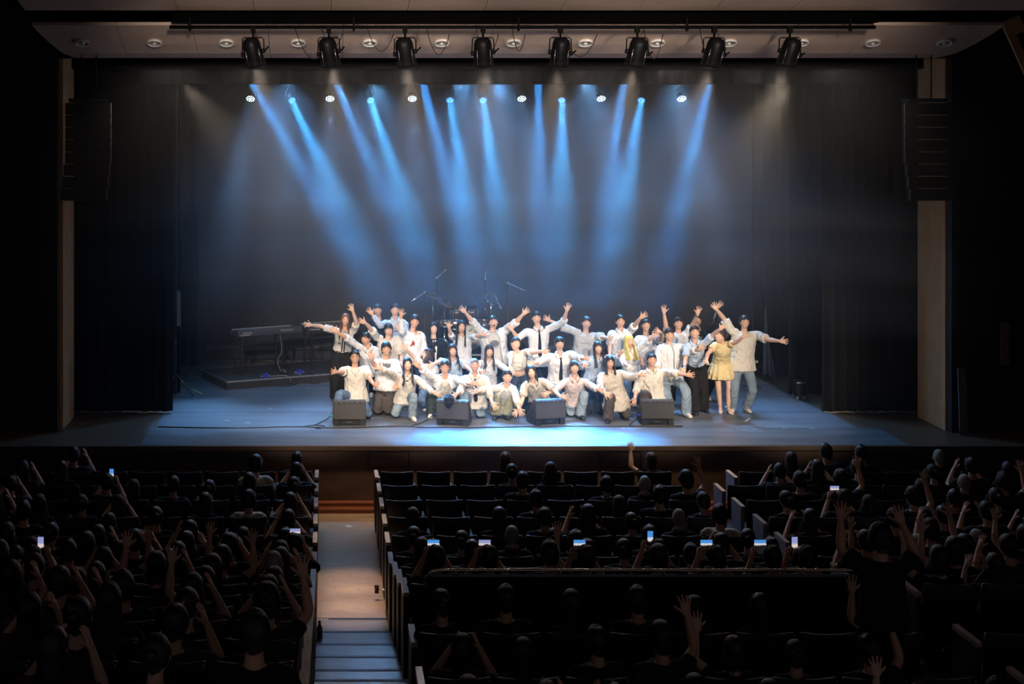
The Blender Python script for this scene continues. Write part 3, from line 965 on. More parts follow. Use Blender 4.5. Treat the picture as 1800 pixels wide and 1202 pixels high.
def limb(mb, pts, radii, seg=10, n=4):
    """A tube through joints with points between them, rounded a little at the joints."""
    P, Q = [], []
    for i in range(len(pts) - 1):
        a, b = V(pts[i]), V(pts[i + 1])
        for k in range(n):
            t = k / n
            P.append(a.lerp(b, t)); Q.append(radii[i] + (radii[i + 1] - radii[i]) * t)
    P.append(V(pts[-1])); Q.append(radii[-1])
    P2 = list(P)
    for i in range(1, len(P) - 1):
        P2[i] = P[i] * 0.6 + (P[i - 1] + P[i + 1]) * 0.2
    mb.tube(P2, Q, seg)


def soft(o, voxel, amp, scale, smooth=4, dec=None):
    """Voxel-fused, smoothed and wrinkled cloth."""
    m = o.modifiers.new('r', 'REMESH'); m.mode = 'VOXEL'; m.voxel_size = voxel; m.use_smooth_shade = True
    s = o.modifiers.new('s', 'SMOOTH'); s.factor = 0.5; s.iterations = smooth
    if amp:
        key = 'wrinkle_%g' % scale
        t = bpy.data.textures.get(key)
        if t is None:
            if scale == 0.07:        # shirts: running folds
                t = bpy.data.textures.new(key, 'MARBLE'); t.marble_type = 'SOFT'; t.noise_scale = 0.14; t.turbulence = 11; t.noise_depth = 1
            else:
                t = bpy.data.textures.new(key, 'CLOUDS'); t.noise_scale = scale
        d = o.modifiers.new('d', 'DISPLACE'); d.texture = t; d.strength = amp; d.mid_level = 0.5; d.texture_coords = 'GLOBAL'
    if dec:
        q = o.modifiers.new('q', 'DECIMATE'); q.ratio = dec
    BAKE.append(o)
    return o


def bake_all():
    dg = bpy.context.evaluated_depsgraph_get()
    done = {}
    for o in BAKE:
        done[o.name] = bpy.data.meshes.new_from_object(o.evaluated_get(dg), preserve_all_data_layers=False, depsgraph=dg)
    for o in BAKE:
        old = o.data
        o.modifiers.clear()
        o.data = done[o.name]
        if old.users == 0:
            bpy.data.meshes.remove(old)
    BAKE.clear()


BAKE.extend(_tmp.values())
bake_all()
HANDS = {}
for k_, o_ in _tmp.items():
    HANDS[k_] = ([tuple(v.co) for v in o_.data.vertices], [tuple(p.vertices) for p in o_.data.polygons])
    d_ = o_.data
    bpy.data.objects.remove(o_); bpy.data.meshes.remove(d_)


def put_hand(mb, wrist, tip, right, pose, normal=(0, -1, 0), scale=1.0):
    w = V(wrist); d = (V(tip) - w).normalized()
    n = V(normal); n = n - d * n.dot(d)
    n = n.normalized() if n.length > 1e-4 else d.orthogonal().normalized()
    t = d.cross(n) if right else n.cross(d)
    vs, fs = HANDS[pose]
    k = scale
    P = [w + t * (v[0] * k) + n * (v[1] * k) + d * (v[2] * k) for v in vs]
    mb.add(P, fs if right else [f[::-1] for f in fs], True)


def head_matrix(pos, yaw, roll, pitch):
    return Matrix.Translation(pos) @ (Matrix.Rotation(R(yaw), 4, 'Z') @ Matrix.Rotation(R(roll), 4, 'Y') @ Matrix.Rotation(R(pitch), 4, 'X'))


def shoe(name, ankle, toe, kind, parent):
    """A shoe under the ankle pointing along toe: sole and upper."""
    d = V(toe).normalized(); a = V(ankle)
    flat = abs(d.z) < 0.5
    if flat:
        d.z = 0; d.normalize(); up = Vector((0, 0, 1)); heel = Vector((a.x, a.y, 0.004)) - d * 0.07
    else:
        up = Vector((0, -1, 0)); up = (up - d * up.dot(d)).normalized(); heel = a - d * 0.09 - up * 0.05
        up = -up
        heel = Vector((a.x, a.y + 0.0, 0.20)) ; d = Vector((0, 0.35, -1)).normalized(); up = Vector((0, -1, -0.35)).normalized(); heel = a + Vector((0, 0.02, 0.11))
        d = Vector((0, 0.9, -0.35)).normalized(); up = Vector((0, 0.35, 0.9)).normalized(); heel = Vector((a.x, a.y - 0.12, 0.105))
    mb = MB(); up_mb = MB()
    L = 0.27 if kind != 'heel' else 0.235
    if kind == 'heel':
        mb.tube([heel + d * 0.0 + up * 0.055, heel + d * 0.08 + up * 0.05, heel + d * 0.15 + up * 0.012, heel + d * L + up * 0.01], [(0.026, .008), (0.026, .007), (0.035, .008), (0.022, .007)], 10, up=d.cross(up))
        mb.cyl(heel + d * 0.02 + up * 0.05, heel + d * 0.015, 0.016, 0.012, 8)
        up_mb.tube([heel + d * 0.13 + up * 0.03, heel + d * 0.175 + up * 0.028], [(0.038, 0.022), (0.036, 0.018)], 10, up=d.cross(up))
        up_mb.tube([heel + up * 0.1 - d * 0.0, heel + up * 0.1 + d * 0.06], [(0.034, .01), (0.034, .01)], 10, up=d.cross(up))
    else:
        mb.tube([heel + up * 0.014 - d * 0.0, heel + up * 0.014 + d * 0.05, heel + up * 0.014 + d * 0.16, heel + up * 0.014 + d * 0.23, heel + up * 0.018 + d * L], [(0.026, .014), (0.036, .015), (0.044, .014), (0.040, .013), (0.018, .010)], 12, up=d.cross(up))
        up_mb.tube([heel + up * 0.045 - d * 0.002, heel + up * 0.06 + d * 0.04, heel + up * 0.06 + d * 0.1, heel + up * 0.045 + d * 0.17, heel + up * 0.036 + d * 0.22, heel + up * 0.03 + d * (L - 0.01)], [(0.024, .03), (0.034, .045), (0.038, .045), (0.041, .028), (0.036, .02), (0.016, .012)], 12, up=d.cross(up))
    m = {'white': M_SHOEW, 'black': M_SHOEB, 'heel': M_SHOEW}[kind]
    o = up_mb.build(name, m, parent)
    mb.build('sole', M_SOLE if kind == 'white' else m, o)
    return o


def strip(mb, path, normals, width_vecs, thick=0.004):
    """A flat band along path: width_vecs half-width vectors, raised by thick along the normals."""
    vs, fs = [], []
    for p, n, w in zip(path, normals, width_vecs):
        vs += [p - w, p + w, p + w + n * thick, p - w + n * thick]
    for i in range(len(path) - 1):
        for k in range(4):
            k2 = (k + 1) % 4
            fs.append((4 * i + k, 4 * i + k2, 4 * i + 4 + k2, 4 * i + 4 + k))
    m = len(path) - 1
    fs += [(3, 2, 1, 0), (4 * m, 4 * m + 1, 4 * m + 2, 4 * m + 3)]
    mb.add(vs, fs, False)


def surf_snap(o, pts, d, back=0.0):
    """Project points along -d onto the baked mesh of o."""
    out = []
    for p in pts:
        q = V(p) + d * 0.35
        ok, loc, nor, _ = o.ray_cast(q, -d, distance=0.7)
        out.append((loc, nor) if ok else (V(p), d))
    return out


DRESS_LATER = []


def make_person(name, label, group, rec, st):
    """A standing, kneeling or crouching person from its joints: body mesh with clothing and hair as children."""
    (pid, sex, big, (yaw, roll, pitch), h, n, pe, SL, SR, AL, AR, LL, LR) = rec
    fem = sex == 'f'
    k = 0.93 if fem else 1.0
    skin = M_SKIN if fem or st.get('fair') else M_SKIN2
    T = Torso(pe, n, SL, SR, fem, big)
    mb = MB()
    # body core, neck, arms
    T.tube(mb, 0.0, 1.0, -0.02, 14)
    Mh = head_matrix(V(h), yaw, roll, pitch - 9)
    skull = Mh @ Vector((0, 0.02, -0.04))
    nb = V(n) - T.u * 0.05
    mb.tube([nb, V(n), V(n).lerp(skull, 0.5), skull], [0.066 * k, 0.056 * k, 0.050 * k, 0.055 * k], 12)
    for arm in ((SL, AL), (SR, AR)):
        s, (e, w, t) = arm[0], arm[1]
        g = (big - 1) * 0.5 + 1
        limb(mb, [V(s) - (V(s) - T.c(0.9)) * 0.1, e, V(e).lerp(V(w), 0.35), w, V(w) + (V(t) - V(w)).normalized() * 0.012], [0.050 * k * g, 0.040 * k * g, 0.040 * k * g, 0.0255 * k, 0.025 * k], 10, 3)
    hs = 1.0 if not fem else 0.95
    nl, nr = st.get('nl', (0, -1, 0.15)), st.get('nr', (0, -1, 0.15))
    put_hand(mb, AL[1], AL[2], True, st.get('hl', 'open'), nl, hs)
    put_hand(mb, AR[1], AR[2], False, st.get('hr', 'open'), nr, hs)
    if st.get('bare_legs'):
        for L in (LL, LR):
            limb(mb, [L[0], L[1], V(L[1]).lerp(V(L[2]), 0.35) + Vector((0, 0.012, 0)), L[2]], [0.075, 0.050, 0.048, 0.030], 12, 4)
            a = V(L[2]); d = V(L[3]).normalized(); d.z = 0
            mb.tube([a - d * 0.02 + Vector((0, 0, .01)), a + d * 0.03 - Vector((0, 0, .02)), a + d * 0.1 - Vector((0, 0, .06)), a + d * 0.15 - Vector((0, 0, .068))], [0.03, 0.032, 0.026, 0.014], 10)
    # head
    mb.add([Mh @ V(v) for v in HEAD_V], HEAD_F, True)
    fmb = MB(); head_features(fmb, st.get('expr', 'smile'), fem)
    base = len(mb.v)
    mb.v += [tuple(Mh @ V(v)) for v in fmb.v]
    mb.f += [tuple(i + base for i in f) for f in fmb.f]; mb.mi += fmb.mi; mb.sm += fmb.sm
    body = mb.build(name, [skin, M_EYE, M_BROW, M_LIP, M_TEETH, M_MOUTH])
    tag(body, label, 'person', group)
    # hair
    hm_ = hair_mesh(st['hair'][0], sum(ord(c) * (i + 3) for i, c in enumerate(pid)) % 97, st['hair'][2] if len(st['hair']) > 2 else 0.0)
    hm_.v = [tuple(Mh @ V(v)) for v in hm_.v]
    hair = hm_.build('hair', HAIR[st['hair'][1]], body)
    sd = hair.modifiers.new('s', 'SOLIDIFY'); sd.thickness = 0.014 if st['hair'][0] != 'shaved' else 0.004; sd.offset = -1
    BAKE.append(hair)
    # top
    kind, colour, sleeve, hem = st['top'][:4]
    loose = st['top'][4] if len(st['top']) > 4 else 0.02
    m = CLOTHS[colour]

    def sleeves(mb, grow, length, cuff=True):
        for (s, (e, w, t)) in ((SL, AL), (SR, AR)):
            s, e, w = V(s), V(e), V(w)
            inn = s + (T.c(0.86) - s) * 0.45
            r0, r1, r2 = 0.055 * k * big + grow, 0.052 * k + grow, 0.036 * k + grow * 0.9
            if length <= 1:
                limb(mb, [inn, s, s.lerp(e, length)], [r0 * 1.0, r0, r0 * 0.4 + r1 * 0.6 + (0.012 if length > .5 else 0)], 14, 3)
            else:
                limb(mb, [inn, s, e, e.lerp(w, length - 1)], [r0, r0, r1, r1 + (r2 - r1) * (length - 1)], 14, 3)
                if cuff:
                    q = e.lerp(w, length - 1); dd = (w - e).normalized()
                    rr_ = r1 + (r2 - r1) * (length - 1) + 0.006
                    mb.tube([q - dd * 0.05, q + dd * 0.008], [rr_, rr_], 12)

    inner = None
    if kind == 'open':
        # open overshirt over a tee
        inner_col, inner_hem = st['inner']
        tm = MB(); T.tube(tm, inner_hem, 1.0, 0.012, 20)
        for (s, (e, w, t)) in ((SL, AL), (SR, AR)):
            s, e = V(s), V(e); limb(tm, [s + (T.c(0.86) - s) * 0.45, s, s.lerp(e, 0.3)], [0.066, 0.062, 0.058], 12, 2)
        inner = tm.build('tee_shirt', CLOTHS[inner_col], body)
        soft(inner, 0.018, 0.010, 0.09, 4)
        om = MB()
        ga = R(st.get('gap', 26))
        ts = [hem, -0.05, 0.15, 0.4, 0.6, 0.78, 0.9, 1.0]
        ts = [t for t in ts if t >= hem]
        cols = 26
        vs, fs = [], []
        for t in ts:
            for i in range(cols + 1):
                a = ga + (2 * math.pi - 2 * ga) * i / cols
                if t > 0.85:
                    a = ga * (1 - (t - 0.85) * 2) + (2 * math.pi - 2 * ga * (1 - (t - 0.85) * 2)) * i / cols
                gr = 0.034 + loose * max(0, (0.6 - t)) + 0.012 * math.sin(i * 2.1 + t * 5) * (1 if t < 0.7 else 0.3)
                if t > 0.93:
                    gr = 0.02
                vs.append(T.pt(t, a, gr))
        w = cols + 1
        for j in range(len(ts) - 1):
            for i in range(cols):
                fs.append((j * w + i, j * w + i + 1, (j + 1) * w + i + 1, (j + 1) * w + i))
        om.add(vs, fs, True)
        shell = om.build('open_shirt', m, body)
        s_ = shell.modifiers.new('so', 'SOLIDIFY'); s_.thickness = 0.022; s_.offset = 1
        BAKE.append(shell)
        sl_ = MB(); sleeves(sl_, 0.018, sleeve)
        top = sl_.build('sleeves', m, shell)
        soft(top, 0.017, 0.011, 0.07, 3)
    else:
        tm = MB()
        T.tube(tm, hem, 0.985, loose, 22, flare=loose * 0.9)
        if sleeve > 0:
            sleeves(tm, loose * 0.45, sleeve, kind in ('shirt',) and sleeve > 1.0)
        nm = {'tee': 'tee_shirt', 'shirt': 'shirt', 'cardigan': 'cardigan', 'jacket': 'jacket', 'dress': 'dress_top'}[kind]
        top = tm.build(nm, m, body)
        soft(top, 0.017, 0.011 if kind != 'jacket' else 0.006, 0.07, 3)
    # collar
    if kind in ('shirt',) or st.get('collar'):
        cm = MB()
        vs, fs = [], []
        cols = 18
        for i in range(cols + 1):
            a = R(16) + (2 * math.pi - R(32)) * i / cols
            fr = max(0.0, math.cos(a))
            c0 = V(n)
            dirv = T.x * math.sin(a) + T.f * math.cos(a)
            vs.append(c0 + dirv * (0.060 * k) + T.u * (0.045 - 0.02 * fr))
            vs.append(c0 + dirv * (0.074 * k + 0.02 * fr) + T.u * (0.05 - 0.03 * fr))
            vs.append(c0 + dirv * (0.094 * k + 0.03 * fr) + T.u * (0.008 - 0.075 * fr ** 3))
        for i in range(cols):
            for q in range(2):
                fs.append((3 * i + q, 3 * i + 3 + q, 3 * i + 4 + q, 3 * i + 1 + q))
        cm.add(vs, fs, True)
        co = cm.build('collar', CLOTHS[st.get('collar_colour', colour)], body)
        s_ = co.modifiers.new('so', 'SOLIDIFY'); s_.thickness = 0.006
        BAKE.append(co)
    # bottoms
    if not st.get('bare_legs'):
        bt = st.get('bottom', ('jeans', 0))
        wide = bt[1]
        bm_ = MB()
        T.tube(bm_, -0.18, 0.10, 0.006, 18)
        for L in (LL, LR):
            down = L[3][2] < -0.5
            kn, an = V(L[1]), V(L[2])
            if not down:
                end = an + Vector((0, 0, -0.035))
                limb(bm_, [L[0], kn, end], [0.092 * big * k + wide * 0.3, 0.070 * k + wide * 0.6, 0.066 * k + wide], 14, 4)
            else:
                limb(bm_, [L[0], kn + Vector((0, 0, 0.012)), an], [0.092 * big * k, 0.076 * k + wide * 0.4, 0.066 * k + wide * 0.5], 14, 4)
        tr = bm_.build('trousers' if 'jeans' not in bt[0] else 'jeans', CLOTHS[bt[0]], body)
        soft(tr, 0.019, 0.02, 0.08, 3)
    for L in (LL, LR):
        shoe('shoe' if st.get('shoes') != 'heel' else 'sandal', L[2], L[3], st.get('shoes', 'white'), body)
    # extras that need the baked cloth
    DRESS_LATER.append((body, top if kind != 'open' else inner, T, Mh, st, rec, top, colour))
    return body


def dress_up():
    for (body, cloth_o, T, Mh, st, rec, top, colour) in DRESS_LATER:
        if st.get('tie'):
            ts = [0.965, 0.90, 0.84, 0.6, 0.4, 0.22, 0.17]
            ws = [0.019, 0.012, 0.017, 0.026, 0.032, 0.034, 0.004]
            pts = surf_snap(cloth_o, [T.pt(t, R(st['tie']), 0.0) for t in ts], T.f)
            mb = MB()
            strip(mb, [p for p, _ in pts], [T.f] * len(pts), [T.x * w for w in ws], 0.010)
            mb.build('necktie', CLOTHS['black'], body)
        if top and st['top'][0] == 'shirt' and not st.get('tie'):
            ts = [0.93, 0.8, 0.6, 0.4, 0.2, 0.02]
            ts = [t for t in ts if t > st['top'][3] + 0.05]
            pts = surf_snap(cloth_o, [T.pt(t, 0, 0.0) for t in ts], T.f)
            mb = MB()
            strip(mb, [p for p, _ in pts], [T.f] * len(pts), [T.x * 0.013] * len(pts), 0.006)
            pk = mb.build('placket', CLOTHS[colour], body)
            bp = surf_snap(cloth_o, [T.pt(t, 0, 0.0) for t in (0.86, 0.66, 0.46, 0.26)], T.f)
            for p, _ in bp:
                MB().ell(p + T.f * 0.007, (0.006, 0.004, 0.006), 8, 5).build('button', M_GREYINK, pk)
        if st.get('strips'):            # dark trims: list of (t, angle) paths with half width
            for path, hw, cname, nm in st['strips']:
                pts = surf_snap(cloth_o, [T.pt(t, R(a), 0.0) for t, a in path], T.f)
                mb = MB()
                wv = []
                for i in range(len(pts)):
                    d = pts[min(i + 1, len(pts) - 1)][0] - pts[max(0, i - 1)][0]
                    wv.append(T.f.cross(d).normalized() * hw)
                strip(mb, [p for p, _ in pts], [T.f] * len(pts), wv, 0.006)
                mb.build(nm, CLOTHS[cname], body)
        if st.get('glasses'):
            mb = MB()
            for sx in (-1, 1):
                c = Vector((sx * 0.032, face_y(0.03, 0.008) - 0.012, 0.010))
                mb.tube([c + Vector((0.023 * math.cos(q), 0, 0.018 * math.sin(q))) for q in [2 * math.pi * i / 14 for i in range(15)]], 0.0022, 5, False)
                mb.tube([c + Vector((sx * 0.023, 0, 0.004)), (sx * 0.078, -0.01, 0.006)], 0.0018, 4)
            mb.tube([(-0.009, face_y(0, .01) - 0.012, 0.013), (0.009, face_y(0, .01) - 0.012, 0.013)], 0.002, 4)
            mb.v = [tuple(Mh @ V(v)) for v in mb.v]
            mb.build('glasses', M_GLASSES, body)
        if st.get('print'):
            txt, size, t, m, dz = st['print']
            cu = bpy.data.curves.new('print', 'FONT'); cu.body = txt; cu.size = size; cu.align_x = 'CENTER'; cu.extrude = 0.0
            tmp = bpy.data.objects.new('tmp', cu); COL.objects.link(tmp)
            dg = bpy.context.evaluated_depsgraph_get()
            me = bpy.data.meshes.new_from_object(tmp.evaluated_get(dg))
            bpy.data.objects.remove(tmp)
            c0 = T.c(t)
            snapped = surf_snap(cloth_o, [c0 + T.x * v.co.x + T.u * (v.co.y - 6 * dz * v.co.x ** 2) for v in me.vertices], T.f)
            for v, (p, _) in zip(me.vertices, snapped):
                v.co = p + T.f * 0.006
            me.materials.clear(); me.materials.append(m)
            o = bpy.data.objects.new('chest_print', me); o.parent = body; COL.objects.link(o)
        if st.get('graphic'):
            shape, m = st['graphic']
            polys = {'blob': [(-.08, .05), (-.035, .02), (0, .035), (.04, .02), (.075, .035), (.07, -.03), (.03, -.055), (-.03, -.05), (-.06, -.02)],
                     'bird': [(-.05, -.05), (-.02, -.02), (-.01, .03), (.015, .06), (.02, .01), (.05, .03), (.035, -.03), (.05, -.06), (.01, -.03), (-.01, -.06)],
                     'oval': [(.085 * math.cos(q), .062 * math.sin(q)) for q in [2 * math.pi * i / 16 for i in range(16)]]}[shape]
            bm = bmesh.new()
            vs = [bm.verts.new((x, y, 0)) for x, y in polys]
            f = bm.faces.new(vs)
            bmesh.ops.triangulate(bm, faces=[f])
            bmesh.ops.recalc_face_normals(bm, faces=bm.faces)
            bmesh.ops.subdivide_edges(bm, edges=bm.edges, cuts=4, use_grid_fill=True)
            me = bpy.data.meshes.new('graphic'); bm.to_mesh(me); bm.free()
            c0 = T.c(st.get('gt', 0.62))
            sn = surf_snap(cloth_o, [c0 + T.x * v.co.x + T.u * v.co.y for v in me.vertices], T.f)
            for v, (p, _) in zip(me.vertices, sn):
                v.co = p + T.f * 0.012
            me.materials.append(m)
            o = bpy.data.objects.new('chest_graphic', me); o.parent = body; COL.objects.link(o)
        if st.get('necklace'):
            pts = surf_snap(cloth_o, [T.pt(0.93, R(-40), 0), T.pt(0.84, R(-18), 0), T.pt(0.78, 0, 0), T.pt(0.84, R(18), 0), T.pt(0.93, R(40), 0)], T.f)
            MB().tube([p + T.f * 0.006 for p, _ in pts], 0.003, 5).ell(pts[2][0] + T.f * 0.01 - T.u * 0.02, (0.006, 0.005, 0.02), 6, 5).build('necklace', M_INK, body)
        if st.get('watch'):
            side, m = st['watch']
            e, w, t = rec[9] if side == 'l' else rec[10]
            d = (V(w) - V(e)).normalized()
            MB().tube([V(w) - d * 0.03, V(w) - d * 0.008], 0.031, 12).build('wristband', m, body)
    DRESS_LATER.clear()
